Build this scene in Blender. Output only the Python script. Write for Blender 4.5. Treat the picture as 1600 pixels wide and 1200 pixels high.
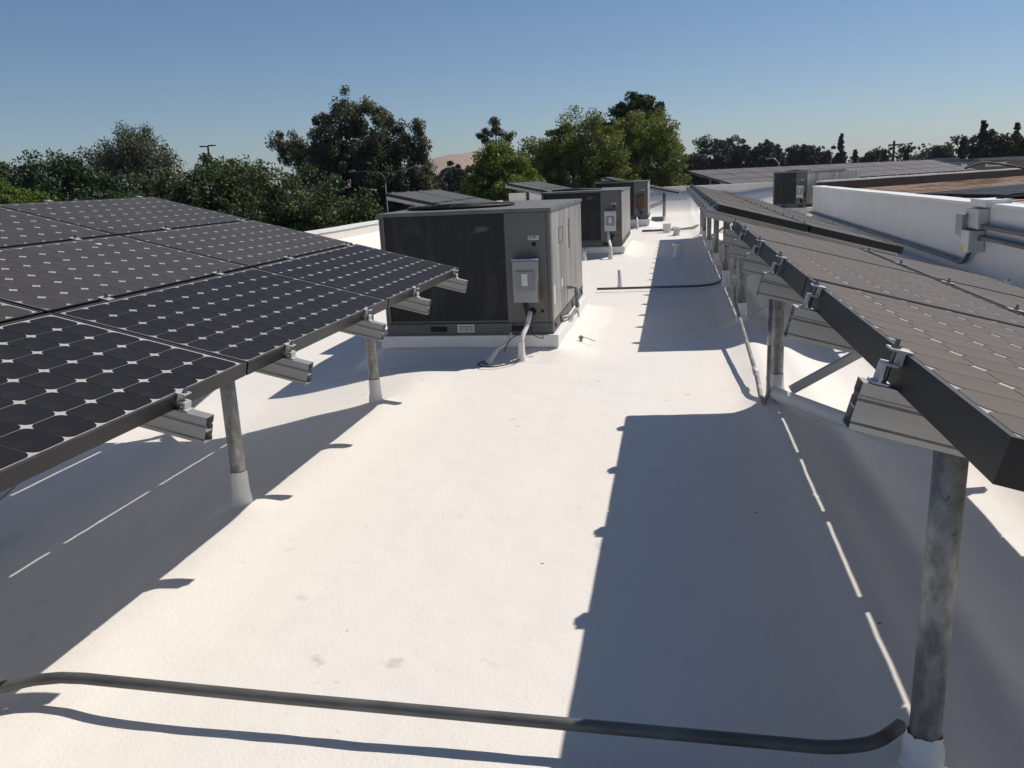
import bpy, math, random
import numpy as np
from mathutils import Vector, Matrix
R = math.radians
random.seed(7); rng = np.random.default_rng(11)
S = bpy.context.scene
for o in list(bpy.data.objects): bpy.data.objects.remove(o)
C = S.collection

# ------------------------------------------------------------------ camera
CAM_H = 1.52
AX = ((0.98194, 0.00113, -0.18918), (0.18385, -0.24163, 0.95279), (-0.04464, -0.97037, -0.23747))
cam_d = bpy.data.cameras.new('camera'); cam = bpy.data.objects.new('camera', cam_d); C.objects.link(cam)
right = [AX[i][0] for i in range(3)]; up = [-AX[i][1] for i in range(3)]; back = [-AX[i][2] for i in range(3)]
cam.matrix_world = Matrix(((right[0], up[0], back[0], 0), (right[1], up[1], back[1], 0), (right[2], up[2], back[2], CAM_H), (0, 0, 0, 1)))
cam_d.sensor_width = 36; cam_d.lens = 1306 / 1600 * 36; cam_d.clip_start = 0.05; cam_d.clip_end = 8000
S.camera = cam

# ------------------------------------------------------------------ sky, sun, exposure
SUN = Vector((0.58, 0.47, 1.0)).normalized()
elev = math.asin(SUN.z); azim = math.atan2(SUN.x, SUN.y)
W = bpy.data.worlds.new('World'); S.world = W; W.use_nodes = True
wn = W.node_tree.nodes; wl = W.node_tree.links; wn.clear()
sky = wn.new('ShaderNodeTexSky'); sky.sky_type = 'NISHITA'; sky.sun_disc = False
sky.sun_elevation = elev; sky.sun_rotation = azim
sky.altitude = 0; sky.air_density = .88; sky.dust_density = .4; sky.ozone_density = 5.5
bg = wn.new('ShaderNodeBackground'); bg.inputs['Strength'].default_value = 0.078
wo = wn.new('ShaderNodeOutputWorld')
wl.new(sky.outputs[0], bg.inputs['Color']); wl.new(bg.outputs[0], wo.inputs['Surface'])
sd = bpy.data.lights.new('sun', 'SUN'); sun = bpy.data.objects.new('sun', sd); C.objects.link(sun)
sd.energy = 4.3; sd.angle = R(0.53); sd.color = (1.0, 0.935, 0.85)
sun.rotation_euler = SUN.to_track_quat('Z', 'Y').to_euler(); sun.location = (20, 18, 40)
S.view_settings.view_transform = 'Standard'; S.view_settings.look = 'None'
S.view_settings.exposure = 0.0; S.view_settings.gamma = 1.0; S.view_settings.use_curve_mapping = False
S.render.engine = 'CYCLES'
S.cycles.max_bounces = 8; S.cycles.volume_bounces = 0

# ------------------------------------------------------------------ helpers
class MB:
    def __init__(s): s.v = []; s.f = []
    def add(s, vs, fs):
        b = len(s.v); s.v += [tuple(p) for p in vs]; s.f += [tuple(i + b for i in q) for q in fs]; return s
    def box(s, lo, hi, M=None):
        x0, y0, z0 = lo; x1, y1, z1 = hi
        vs = [(x0, y0, z0), (x1, y0, z0), (x1, y1, z0), (x0, y1, z0), (x0, y0, z1), (x1, y0, z1), (x1, y1, z1), (x0, y1, z1)]
        if M is not None: vs = [M @ Vector(p) for p in vs]
        return s.add(vs, [(0, 3, 2, 1), (4, 5, 6, 7), (0, 1, 5, 4), (1, 2, 6, 5), (2, 3, 7, 6), (3, 0, 4, 7)])
    def tube(s, path, r, n=12, caps=True, hollow=False):
        path = [Vector(p) for p in path]; m = len(path)
        rad = r if isinstance(r, (list, tuple)) else [r] * m
        ref = None; vs = []; fs = []
        for i, p in enumerate(path):
            a = path[max(i - 1, 0)]; b = path[min(i + 1, m - 1)]; t = (b - a).normalized()
            if ref is None: ref = t.orthogonal().normalized()
            else: ref = (ref - t * ref.dot(t)).normalized()
            q = t.cross(ref)
            for k in range(n):
                an = 2 * math.pi * k / n
                vs.append(p + (ref * math.cos(an) + q * math.sin(an)) * rad[i])
        for i in range(m - 1):
            for k in range(n):
                k2 = (k + 1) % n
                fs.append((i * n + k, i * n + k2, (i + 1) * n + k2, (i + 1) * n + k))
        if caps: fs.append(tuple(range(n))[::-1]); fs.append(tuple(range((m - 1) * n, m * n)))
        return s.add(vs, fs)
    def prism(s, poly, axis_fn, a, b):
        n = len(poly); vs = [axis_fn(p, a) for p in poly] + [axis_fn(p, b) for p in poly]
        fs = [(i, (i + 1) % n, n + (i + 1) % n, n + i) for i in range(n)] + [tuple(range(n))[::-1], tuple(range(n, 2 * n))]
        return s.add(vs, fs)
    def mesh(s, name, smooth=False):
        m = bpy.data.meshes.new(name); m.from_pydata([tuple(p) for p in s.v], [], s.f); m.update()
        if smooth:
            m.polygons.foreach_set('use_smooth', [len(p.vertices) <= 4 for p in m.polygons])
        return m
    def build(s, name, mat, parent=None, smooth=False, bevel=0.0):
        return mk(name, s.mesh(name, smooth), mat, parent, bevel)

def mk(name, mesh, mat, parent=None, bevel=0.0):
    o = bpy.data.objects.new(name, mesh); C.objects.link(o)
    if mat is not None and len(mesh.materials) == 0: mesh.materials.append(M_[mat])
    if parent is not None: o.parent = parent
    if bevel:
        b = o.modifiers.new('bevel', 'BEVEL'); b.width = bevel; b.segments = 2; b.limit_method = 'ANGLE'; b.angle_limit = R(40)
    return o
def inst(name, mesh, parent, mat4=None):
    o = bpy.data.objects.new(name, mesh); C.objects.link(o); o.parent = parent
    if mat4 is not None: o.matrix_local = mat4
    return o
def tag(o, label=None, cat=None, group=None, kind=None):
    if label: o['label'] = label
    if cat: o['category'] = cat
    if group: o['group'] = group
    if kind: o['kind'] = kind
    return o
def thing(name, label, cat, loc=(0, 0, 0), rz=0, group=None):
    o = bpy.data.objects.new(name, None); C.objects.link(o); o.location = loc; o.rotation_euler = (0, 0, rz)
    o.empty_display_size = 0.2
    return tag(o, label, cat, group)
def npmesh(name, V, F, smooth=False):
    m = bpy.data.meshes.new(name); V = np.asarray(V, np.float32); F = np.asarray(F, np.int32)
    m.vertices.add(len(V)); m.vertices.foreach_set('co', V.ravel())
    k = F.shape[1]
    m.loops.add(F.size); m.loops.foreach_set('vertex_index', F.ravel())
    m.polygons.add(len(F)); m.polygons.foreach_set('loop_start', np.arange(0, F.size, k, dtype=np.int32))
    m.polygons.foreach_set('loop_total', np.full(len(F), k, np.int32))
    if smooth: m.polygons.foreach_set('use_smooth', np.ones(len(F), bool))
    m.update(calc_edges=True); return m
def arc(c, r, a0, a1, plane, n=6):
    u, v = Vector(plane[0]), Vector(plane[1]); c = Vector(c)
    return [c + (u * math.cos(a0 + (a1 - a0) * i / n) + v * math.sin(a0 + (a1 - a0) * i / n)) * r for i in range(n + 1)]
def bent(pts, r=0.08, n=5):
    """polyline with rounded corners"""
    pts = [Vector(p) for p in pts]; out = [pts[0]]
    for i in range(1, len(pts) - 1):
        a, b, c = pts[i - 1], pts[i], pts[i + 1]
        d1 = (a - b); d2 = (c - b); rr = min(r, d1.length * .45, d2.length * .45)
        p, q = b + d1.normalized() * rr, b + d2.normalized() * rr
        for k in range(n + 1):
            t = k / n; out.append(p * (1 - t) ** 2 + b * 2 * t * (1 - t) + q * t * t)
    out.append(pts[-1]); return out

# ------------------------------------------------------------------ materials
M_ = {}
class NT:
    def __init__(s, name):
        s.m = bpy.data.materials.new(name); s.m.use_nodes = True; s.t = s.m.node_tree; s.n = s.t.nodes; s.l = s.t.links
        s.p = s.n['Principled BSDF']; s.out = s.n['Material Output']; M_[name] = s.m
        s.tc = s.n.new('ShaderNodeTexCoord')
    def noise(s, scale, detail=4, rough=.55, vec='Object', stretch=None):
        t = s.n.new('ShaderNodeTexNoise'); t.inputs['Scale'].default_value = scale; t.inputs['Detail'].default_value = detail; t.inputs['Roughness'].default_value = rough
        src = s.tc.outputs[vec]
        if stretch:
            mp = s.n.new('ShaderNodeMapping'); mp.inputs['Scale'].default_value = stretch; s.l.new(src, mp.inputs[0]); src = mp.outputs[0]
        s.l.new(src, t.inputs['Vector']); return t.outputs['Fac']
    def ramp(s, fac, stops):
        r = s.n.new('ShaderNodeValToRGB'); e = r.color_ramp.elements
        while len(e) < len(stops): e.new(.5)
        for el, (p, c) in zip(e, stops):
            el.position = p; el.color = (c, c, c, 1) if not isinstance(c, tuple) else (*c, 1)
        s.l.new(fac, r.inputs[0]); return r.outputs[0]
    def mix(s, fac, a, b, mode='MIX'):
        x = s.n.new('ShaderNodeMix'); x.data_type = 'RGBA'; x.blend_type = mode
        for sock, val in ((x.inputs[0], fac), (x.inputs[6], a), (x.inputs[7], b)):
            if isinstance(val, (int, float)): sock.default_value = val
            elif isinstance(val, tuple): sock.default_value = (*val, 1)
            else: s.l.new(val, sock)
        return x.outputs[2]
    def set(s, **k):
        for key, v in k.items():
            i = s.p.inputs[key.replace('_', ' ')]
            if isinstance(v, tuple): i.default_value = (*v, 1)
            elif isinstance(v, (int, float)): i.default_value = v
            else: s.l.new(v, i)
        return s
    def bump(s, h, strength=.3, dist=.01):
        b = s.n.new('ShaderNodeBump'); b.inputs['Strength'].default_value = strength; b.inputs['Distance'].default_value = dist
        s.l.new(h, b.inputs['Height']); s.l.new(b.outputs[0], s.p.inputs['Normal']); return s

def simple(name, col, rough=.5, metal=0.0, var=.15, scale=6, bump=0, coat=0, stretch=None):
    t = NT(name); n = t.noise(scale, 6, .6, stretch=stretch)
    lo = tuple(c * (1 - var) for c in col); hi = tuple(min(1, c * (1 + var)) for c in col)
    t.set(Base_Color=t.ramp(n, [(.3, lo), (.7, hi)]), Roughness=rough, Metallic=metal, Coat_Weight=coat)
    if bump: t.bump(t.noise(scale * 12, 3), bump, .004)
    return t

# white foam-roof coating: warm white, orange-peel grain, faint dirt
t = NT('roof_coating')
big = t.noise(.55, 5, .6); mid = t.noise(3.2, 6, .65); fine = t.noise(90, 3, .6)
col = t.mix(t.ramp(big, [(.35, 0.0), (.75, .5)]), (.775, .738, .680), (.725, .688, .632))
col = t.mix(t.ramp(mid, [(.52, 0.0), (.8, .32)]), col, (.66, .635, .59))
col = t.mix(t.ramp(t.noise(1.0, 5, .7, stretch=(7, .35, 1)), [(.45, 0.0), (.8, .28)]), col, (.68, .655, .61))
col = t.mix(t.ramp(t.noise(.33, 4, .75), [(.60, 0.0), (.70, .30)]), col, (.62, .585, .52))
spot = t.noise(7.5, 2, .5); spot2 = t.noise(1.1, 2, .5)
sp = t.n.new('ShaderNodeMath'); sp.operation = 'MULTIPLY'
t.l.new(t.ramp(spot, [(.66, 0.0), (.74, 1.0)]), sp.inputs[0]); t.l.new(t.ramp(spot2, [(.5, 0.0), (.62, .55)]), sp.inputs[1])
col = t.mix(sp.outputs[0], col, (.40, .385, .35))
vor = t.n.new('ShaderNodeTexVoronoi'); vor.inputs['Scale'].default_value = 3.0; vor.inputs['Randomness'].default_value = 1; t.l.new(t.tc.outputs['Object'], vor.inputs['Vector'])
col = t.mix(t.ramp(vor.outputs['Distance'], [(.016, .75), (.028, 0.0)]), col, (.10, .09, .08))
t.set(Base_Color=col, Roughness=.62, Specular_IOR_Level=.35)
hb = t.n.new('ShaderNodeMath'); hb.operation = 'ADD'; t.l.new(fine, hb.inputs[0]); t.l.new(t.noise(22, 4, .6), hb.inputs[1])
t.bump(hb.outputs[0], .32, .006)

simple('white_paint', (.76, .75, .73), .55, var=.06, scale=5, bump=.15)
t = NT('wall_paint'); a_ = t.noise(1.2, 6, .65, stretch=(1, 1, 1)); b_ = t.noise(2.5, 5, .7, stretch=(1, 1.5, .18))
c = t.mix(t.ramp(a_, [(.35, 0.0), (.7, .6)]), (.72, .715, .70), (.60, .595, .58)); c = t.mix(t.ramp(b_, [(.55, 0.0), (.8, .4)]), c, (.50, .49, .47))
t.set(Base_Color=c, Roughness=.6); t.bump(t.noise(20, 4), .2, .006)

# photovoltaic glass over cells: dark, dusty
def pv(name, base, dust, amt, rough, sheen=.3, spec=.3):
    t = NT(name); n1 = t.noise(1.4, 5, .6, 'Object'); n2 = t.noise(160, 2, .5); n3 = t.noise(9, 5, .7)
    geo = t.n.new('ShaderNodeObjectInfo')
    c = t.mix(t.ramp(n1, [(.25, amt * .55), (.8, amt * 1.5)]), base, dust)
    c = t.mix(t.ramp(n3, [(.55, 0.0), (.85, .10)]), c, dust)
    c = t.mix(t.ramp(n2, [(.78, 0.0), (.82, .35)]), c, (.5, .48, .45))
    gi = t.n.new('ShaderNodeNewGeometry'); ad = t.n.new('ShaderNodeMath'); ad.operation = 'ADD'; t.l.new(geo.outputs['Random'], ad.inputs[0]); t.l.new(gi.outputs['Random Per Island'], ad.inputs[1])
    fr = t.n.new('ShaderNodeMath'); fr.operation = 'FRACT'; t.l.new(ad.outputs[0], fr.inputs[0])
    c = t.mix(1.0, c, t.ramp(fr.outputs[0], [(0.0, .78), (1.0, 1.0)]), 'MULTIPLY')
    t.set(Base_Color=c, Roughness=rough, Specular_IOR_Level=spec, Sheen_Weight=sheen, Sheen_Roughness=.5, Sheen_Tint=(1.0, .80, .62))
pv('solar_cell', (.009, .009, .010), (.28, .245, .21), .075, .5, .30, .2)
pv('solar_cell_clean', (.008, .008, .011), (.26, .235, .205), .028, .48, .08, .10)
pv('solar_cell_dusty', (.010, .010, .010), (.45, .315, .205), .23, .55, .64, .10)
pv('backsheet', (.62, .61, .59), (.30, .28, .25), .45, .38)
pv('backsheet_dusty', (.64, .60, .55), (.30, .25, .20), .3, .5)
pv('solar_far', (.014, .014, .014), (.28, .235, .19), .18, .5, .40)
simple('frame_black', (.016, .016, .017), .42, metal=.3, var=.3, scale=3, bump=.05)
simple('frame_edge', (.045, .043, .041), .45, var=.4, scale=9)
simple('laminate_back', (.45, .45, .44), .6, var=.05)
simple('aluminium', (.43, .43, .42), .42, metal=.55, var=.10, scale=4, stretch=(1, 6, 6))
t = NT('galvanised'); n = t.noise(26, 6, .7, stretch=(1, 1, .55)); n2 = t.noise(7, 5, .65, stretch=(1, 1, .3))
c = t.mix(t.ramp(n, [(.38, 0.0), (.62, 1.0)]), (.20, .20, .19), (.40, .405, .395)); c = t.mix(t.ramp(n2, [(.5, 0.0), (.68, .75)]), c, (.14, .138, .13)); c = t.mix(t.ramp(t.noise(55, 3, .6), [(.66, 0.0), (.72, .8)]), c, (.09, .085, .08))
t.set(Base_Color=c, Roughness=.52, Metallic=.35)
simple('galvanised_pale', (.50, .50, .48), .55, metal=.3, var=.18, scale=14)
simple('bolt_steel', (.22, .22, .21), .35, metal=.9, var=.2)
simple('conduit_grey', (.125, .125, .12), .5, metal=.3, var=.35, scale=13, stretch=(.4, 1, 1))
simple('black_rubber', (.018, .018, .019), .6, var=.3)
# rooftop unit paint
t = NT('unit_paint'); n = t.noise(1.6, 6, .65, stretch=(1, 1, .45)); d = t.noise(5, 6, .7, stretch=(1, 1, .15))
c = t.mix(t.ramp(n, [(.3, 0.0), (.75, .6)]), (.150, .146, .140), (.110, .104, .098)); c = t.mix(t.ramp(d, [(.55, 0.0), (.85, .5)]), c, (.24, .235, .225))
t.set(Base_Color=c, Roughness=.5, Metallic=.1)
t = NT('unit_side'); n = t.noise(1.9, 6, .65, stretch=(1, 1, .35)); d = t.noise(2.2, 5, .7, stretch=(1, 2.2, .22))
c = t.mix(t.ramp(n, [(.3, 0.0), (.7, .8)]), (.48, .465, .44), (.27, .262, .25)); c = t.mix(t.ramp(d, [(.45, 0.0), (.68, .85)]), c, (.12, .117, .113))
t.set(Base_Color=c, Roughness=.40, Metallic=.25)
t = NT('coil'); n = t.noise(4, 6, .7, stretch=(2.2, 1, .25)); d = t.noise(1.6, 4, .6)
c = t.mix(t.ramp(n, [(.5, 0.0), (.85, .8)]), (.017, .017, .016), (.065, .063, .060)); c = t.mix(t.ramp(d, [(.55, 0.0), (.75, .5)]), c, (.10, .095, .088)); c = t.mix(t.ramp(t.noise(2.6, 3, .5, stretch=(1, 1, 3)), [(.655, 0.0), (.72, .6)]), c, (.15, .145, .14))
w = t.n.new('ShaderNodeTexWave'); w.inputs['Scale'].default_value = 90; w.bands_direction = 'Z'; t.l.new(t.tc.outputs['Object'], w.inputs['Vector'])
t.set(Base_Color=c, Roughness=.7); t.bump(w.outputs['Fac'], .25, .004)
simple('unit_top', (.15, .145, .135), .6, var=.3, scale=4)
simple('unit_base', (.11, .112, .112), .45, metal=.4, var=.2, scale=5)
simple('dark_hole', (.008, .008, .008), .8, var=.1)
simple('box_grey', (.24, .255, .26), .45, metal=.2, var=.10, scale=5)
simple('box_light', (.52, .53, .53), .45, metal=.2, var=.10, scale=5)
simple('box_cover', (.29, .305, .31), .4, metal=.2, var=.12, scale=6)
simple('rust', (.12, .055, .028), .8, var=.55, scale=14, bump=.3)
simple('label_white', (.62, .62, .61), .5, var=.06)
simple('label_ink', (.10, .10, .10), .6, var=.1)
simple('label_yellow', (.62, .50, .03), .5, var=.1)
simple('brown_fascia', (.055, .038, .032), .7, var=.25, scale=2)
simple('tile_brown', (.36, .255, .18), .8, var=.28, scale=3, bump=.4)
simple('far_grey', (.16, .16, .155), .7, var=.12, scale=.6)
simple('far_dark', (.05, .05, .05), .7, var=.2)
simple('wood_pole', (.10, .075, .055), .85, var=.3)
simple('lamp_metal', (.42, .43, .42), .4, metal=.4, var=.1)
simple('asphalt', (.055, .055, .055), .9, var=.3, scale=.4)
simple('bark', (.09, .07, .055), .9, var=.4, scale=5, bump=.5)
simple('bark_pale', (.22, .19, .16), .85, var=.35, scale=4, bump=.3)
t = NT('hill_dry'); n = t.noise(.006, 6, .6); n2 = t.noise(.03, 5, .6)
c = t.mix(t.ramp(n, [(.35, 0.0), (.7, 1.0)]), (.32, .22, .15), (.24, .175, .115)); c = t.mix(t.ramp(n2, [(.56, 0.0), (.66, .75)]), c, (.10, .085, .055))
t.set(Base_Color=c, Roughness=.95)
simple('brush_dark', (.05, .055, .04), .95, var=.4, scale=.05)

def leafmat(name, a, b, tr=.25, rough=.42):
    a = tuple(x * 2.0 for x in a); b = tuple(x * 2.3 for x in b); rough = max(rough, .55)
    t = NT(name); g = t.n.new('ShaderNodeNewGeometry')
    c = t.mix(g.outputs['Random Per Island'], a, b)
    c = t.mix(t.ramp(t.noise(.9, 3, .5), [(.35, 0.0), (.65, .45)]), c, tuple(x * .6 for x in a))
    t.set(Base_Color=c, Roughness=rough, Specular_IOR_Level=.28)
    ts = t.n.new('ShaderNodeBsdfTranslucent'); mx = t.n.new('ShaderNodeMixShader'); mx.inputs[0].default_value = tr
    br = t.mix(1.0, c, (1.0, 1.0, .45), 'MULTIPLY')
    t.l.new(br, ts.inputs[0]); t.l.new(t.p.outputs[0], mx.inputs[1]); t.l.new(ts.outputs[0], mx.inputs[2]); t.l.new(mx.outputs[0], t.out.inputs['Surface'])
leafmat('leaf_ficus', (.024, .037, .015), (.068, .088, .036), .25, .35)
leafmat('leaf_euc', (.038, .044, .028), (.088, .090, .060), .28, .45)
leafmat('leaf_euc_grey', (.055, .062, .042), (.095, .098, .070), .2, .5)
leafmat('leaf_pine', (.016, .028, .010), (.030, .048, .016), .08, .6)
leafmat('leaf_bright', (.045, .070, .014), (.105, .135, .035), .34, .42)
leafmat('leaf_syc', (.048, .064, .016), (.135, .145, .048), .32, .42)
leafmat('leaf_far', (.020, .026, .018), (.034, .042, .028), .08, .6)
leafmat('leaf_far_olive', (.032, .040, .020), (.060, .068, .034), .15, .6)

# ------------------------------------------------------------------ roof surface (height field)
POSTS_R = [((0.612 if y < 3 else 0.66), y) for y in (1.95, 5.5, 8.4, 11.0, 13.6, 16.2, 18.8, 20.4)]
POSTS_L = [(-2.06, 5.42), (-2.06, 3.50), (-2.06, 1.58)]
POSTS_R_LOW = [(1.80, 2.6), (1.80, 5.5), (1.80, 8.4), (1.80, 12.3), (1.80, 16.2), (1.80, 20.2)]
POSTS_L_HIGH = [(-3.65, 5.42), (-3.65, 3.50), (-3.65, 1.58)]
UNITS = [(-2.55, -1.03, 7.15, 9.65), (-2.46, -0.95, 16.1, 19.3), (-2.22, -0.71, 24.6, 26.9)]
def sst(a, b, x):
    t = np.clip((x - a) / (b - a), 0, 1); return t * t * (3 - 2 * t)
def value_noise(X, Y, s, seed):
    r = np.random.default_rng(seed); T = r.random((257, 257)); x = X * s + 1000.3; y = Y * s + 1000.7
    xi = np.floor(x).astype(int); yi = np.floor(y).astype(int); fx = x - xi; fy = y - yi
    fx = fx * fx * (3 - 2 * fx); fy = fy * fy * (3 - 2 * fy); xi %= 256; yi %= 256
    return (T[xi, yi] * (1 - fx) * (1 - fy) + T[xi + 1, yi] * fx * (1 - fy) + T[xi, yi + 1] * (1 - fx) * fy + T[xi + 1, yi + 1] * fx * fy) - .5
def hump(d, w): return np.exp(-(d / w) ** 2)
def roof_z(X, Y):
    X = np.asarray(X, float); Y = np.asarray(Y, float)
    wob = value_noise(X * 0, Y, .5, 5) * .03
    z = -.23 * sst(-1.95, -3.5, X) * (1 - sst(6.2, 7.6, Y) * .45)
    z = z + .03 * hump(X + 1.95, .22) * (1 - sst(6.0, 6.6, Y))
    z = z + .055 * hump(X - .66 + wob, .15) * (1 - .6 * sst(22, 23, Y)) + .025 * hump(X - .95 + wob, .10)
    z = z - .13 * sst(.85, 1.35, X) * (1 - sst(2.3, 3.6, X)) + .09 * hump(X - 1.85 + wob, .17)
    for (px, py) in POSTS_R + POSTS_L + POSTS_R_LOW + POSTS_L_HIGH:
        d = np.hypot(X - px, Y - py); z = z + .03 * hump(d, .11)
    for (x0, x1, y0, y1) in UNITS:
        dx = np.maximum(np.maximum(x0 - X, X - x1), 0); dy = np.maximum(np.maximum(y0 - Y, Y - y1), 0); d = np.hypot(dx, dy)
        d = d * (1 + .35 * value_noise(X, Y, 1.6, 8))
        k = np.clip(1 - d / .36, 0, 1); z = np.maximum(z, z * (1 - k) + .085 * k ** 1.3)
    dl = X + 6.8; k = .62 * np.clip(1 - dl / 1.1, 0, 1) ** 2.2
    de = 33.5 - Y; k2 = .75 * np.clip(1 - de / .9, 0, 1) ** 2.4; z = z + np.maximum(k, k2)
    z = z + .005 * value_noise(X, Y, .9, 1) + .004 * value_noise(X, Y, 4, 2) + .003 * value_noise(X, Y, 13, 3)
    return z
xs = np.unique(np.concatenate([np.arange(-7, -2.7, .06), np.arange(-2.7, 2.4, .028), np.arange(2.4, 4.6, .1)]))
ys = np.unique(np.concatenate([np.arange(-2.5, .6, .12), np.arange(.6, 7.4, .03), np.arange(7.4, 14, .05), np.arange(14, 34.01, .1)]))
XX, YY = np.meshgrid(xs, ys, indexing='ij'); ZZ = roof_z(XX, YY)
V = np.stack([XX, YY, ZZ], -1).reshape(-1, 3); nx, ny = len(xs), len(ys)
I = np.arange(nx * ny).reshape(nx, ny)
F = np.stack([I[:-1, :-1], I[1:, :-1], I[1:, 1:], I[:-1, 1:]], -1).reshape(-1, 4)
tag(mk('roof', npmesh('roof', V, F, True), 'roof_coating'), kind='structure')
zr = lambda x, y: float(roof_z(x, y))

# wing roof behind, turned 45 degrees
e1 = Vector((.68, .733, 0)).normalized(); e2 = Vector((-e1.y, e1.x, 0))
WB = Vector((4.0, 26.2, 0))
b = MB(); q = [WB + e1 * -6 + e2 * -.1, WB + e1 * 45 + e2 * -.1, WB + e1 * 45 + e2 * 14, WB + e1 * -6 + e2 * 14]
b.add([(p.x, p.y, -.30) for p in q] + [(p.x, p.y, -.05) for p in q], [(4, 5, 6, 7), (0, 1, 5, 4), (1, 2, 6, 5), (2, 3, 7, 6), (3, 0, 4, 7)])
tag(b.build('wing_roof', 'roof_coating'), kind='structure')

def wall(name, path, z0, z1, th, label, mat='roof_coating', cap=True):
    o = thing(name, label, 'wall')
    b = MB(); cb = MB()
    for a, c in zip(path[:-1], path[1:]):
        a = Vector((*a, 0)); c = Vector((*c, 0)); d = (c - a).normalized(); n = Vector((-d.y, d.x, 0)) * th
        N = max(2, int((c - a).length / .8)); pts = [a.lerp(c, i / N) for i in range(N + 1)]
        for i in range(N):
            p, r_ = pts[i], pts[i + 1]
            vs = [(*p.xy, z0), (*r_.xy, z0), (*(r_ + n).xy, z0), (*(p + n).xy, z0), (*p.xy, z1), (*r_.xy, z1), (*(r_ + n).xy, z1), (*(p + n).xy, z1)]
            fs = [(0, 1, 5, 4), (2, 3, 7, 6), (4, 5, 6, 7)]
            if i == 0: fs.append((3, 0, 4, 7))
            if i == N - 1: fs.append((1, 2, 6, 5))
            b.add(vs, fs)
        nn = n.normalized() * .025; m = n + nn
        zz = [z1 + .003 * math.sin(i * 1.7) for i in range(N + 1)]
        for i in range(N):
            p, r_ = pts[i], pts[i + 1]
            cb.add([(*(p - nn).xy, zz[i] + .002), (*(r_ - nn).xy, zz[i + 1] + .002), (*(r_ + m).xy, zz[i + 1] + .002), (*(p + m).xy, zz[i] + .002),
                    (*(p - nn).xy, zz[i] + .045), (*(r_ - nn).xy, zz[i + 1] + .045), (*(r_ + m).xy, zz[i + 1] + .045), (*(p + m).xy, zz[i] + .045)],
                   [(0, 1, 5, 4), (2, 3, 7, 6), (4, 5, 6, 7)] + ([(3, 0, 4, 7)] if i == 0 else []) + ([(1, 2, 6, 5)] if i == N - 1 else []))
    b.build('wall_face', mat, o)
    if cap: cb.build('coping', 'white_paint', o)
    return o
wall('parapet_wall', [(-6.8, 34.0), (-6.8, -3)], -5, .66, -.3, 'low white parapet along the left edge in front of the trees')
wall('parapet_wall', [(4.7, 33.6), (-6.45, 33.6)], -5, .93, -.3, 'white end parapet closing the far end of the roof walkway')
PW = wall('parapet_wall', [(4.0, 2.0), (4.0, 26.2)], -.3, .90, -.28, 'long pale grey parapet wall beside the right solar arrays', 'wall_paint')

# ------------------------------------------------------------------ solar arrays
def cell_poly(s=.1245, ch=.021):
    h = s / 2; a = h - ch; m = h - ch * .36
    return [(a, h), (m, m), (h, a), (h, -a), (m, -m), (a, -h), (-a, -h), (-m, -m), (-h, -a), (-h, a), (-m, m), (-a, h)]
PWID, PLEN, PIT, CO = .799, 1.575, .1275, .017
def cells_mb(skip=()):
    return [(CO + PIT * (i + .5), (PLEN - 12 * PIT) / 2 + PIT * (j + .5)) for i in range(6) for j in range(12)]
cp = cell_poly()
def add_cell(b, cx, cy, z):
    n = len(cp); b.add([(cx + x, cy + y, z + .0012) for x, y in cp] + [(cx + x, cy + y, z) for x, y in cp],
                       [tuple(range(n))[::-1]] + [(i, (i + 1) % n, n + (i + 1) % n, n + i) for i in range(n)])
CELL = {}; CELLS = {}
for k in ('solar_cell', 'solar_cell_clean', 'solar_cell_dusty'):
    b = MB(); add_cell(b, 0, 0, 0); CELL[k] = b.mesh('solar_cell'); CELL[k].materials.append(M_[k])
    b = MB()
    for cx, cy in cells_mb(): add_cell(b, cx, cy, 0)
    CELLS[k] = b.mesh('solar_cells'); CELLS[k].materials.append(M_[k])
def panel_meshes(depth):
    b = MB(); b.box((.004, .004, -.008), (PWID - .004, PLEN - .004, -.0035))
    lam = b.mesh('laminate'); lam.materials.append(M_['backsheet']); 
    f = MB(); w = .011
    f.box((0, 0, -depth), (.003, PLEN, -.0012)); f.box((PWID - .003, 0, -depth), (PWID, PLEN, -.0012))
    f.box((.003, 0, -depth), (PWID - .003, .003, -.0012)); f.box((.003, PLEN - .003, -depth), (PWID - .003, PLEN, -.0012))
    f.box((.003, .003, -depth), (.03, PLEN - .003, -depth + .003)); f.box((PWID - .03, .003, -depth), (PWID - .003, PLEN - .003, -depth + .003))
    nb = len(f.f)
    f.box((0, 0, -.0012), (w, PLEN, 0)); f.box((PWID - w, 0, -.0012), (PWID, PLEN, 0))
    f.box((w, 0, -.0012), (PWID - w, w, 0)); f.box((w, PLEN - w, -.0012), (PWID - w, PLEN, 0))
    fm = f.mesh('frame'); fm.materials.append(M_['frame_black']); fm.materials.append(M_['frame_edge'])
    for i, p in enumerate(fm.polygons): p.material_index = 1 if i >= nb and p.normal.z > .5 else 0
    return lam, fm
LAM_L, FR_L = panel_meshes(.050); LAM_R, FR_R = panel_meshes(.062); LAM_R.materials[0] = M_['backsheet_dusty']
b = MB(); b.box((.004, .004, -.008), (PWID - .004, PLEN - .004, -.0035)); LAM_FAR = b.mesh('laminate_far'); LAM_FAR.materials.append(M_['solar_far'])
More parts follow.
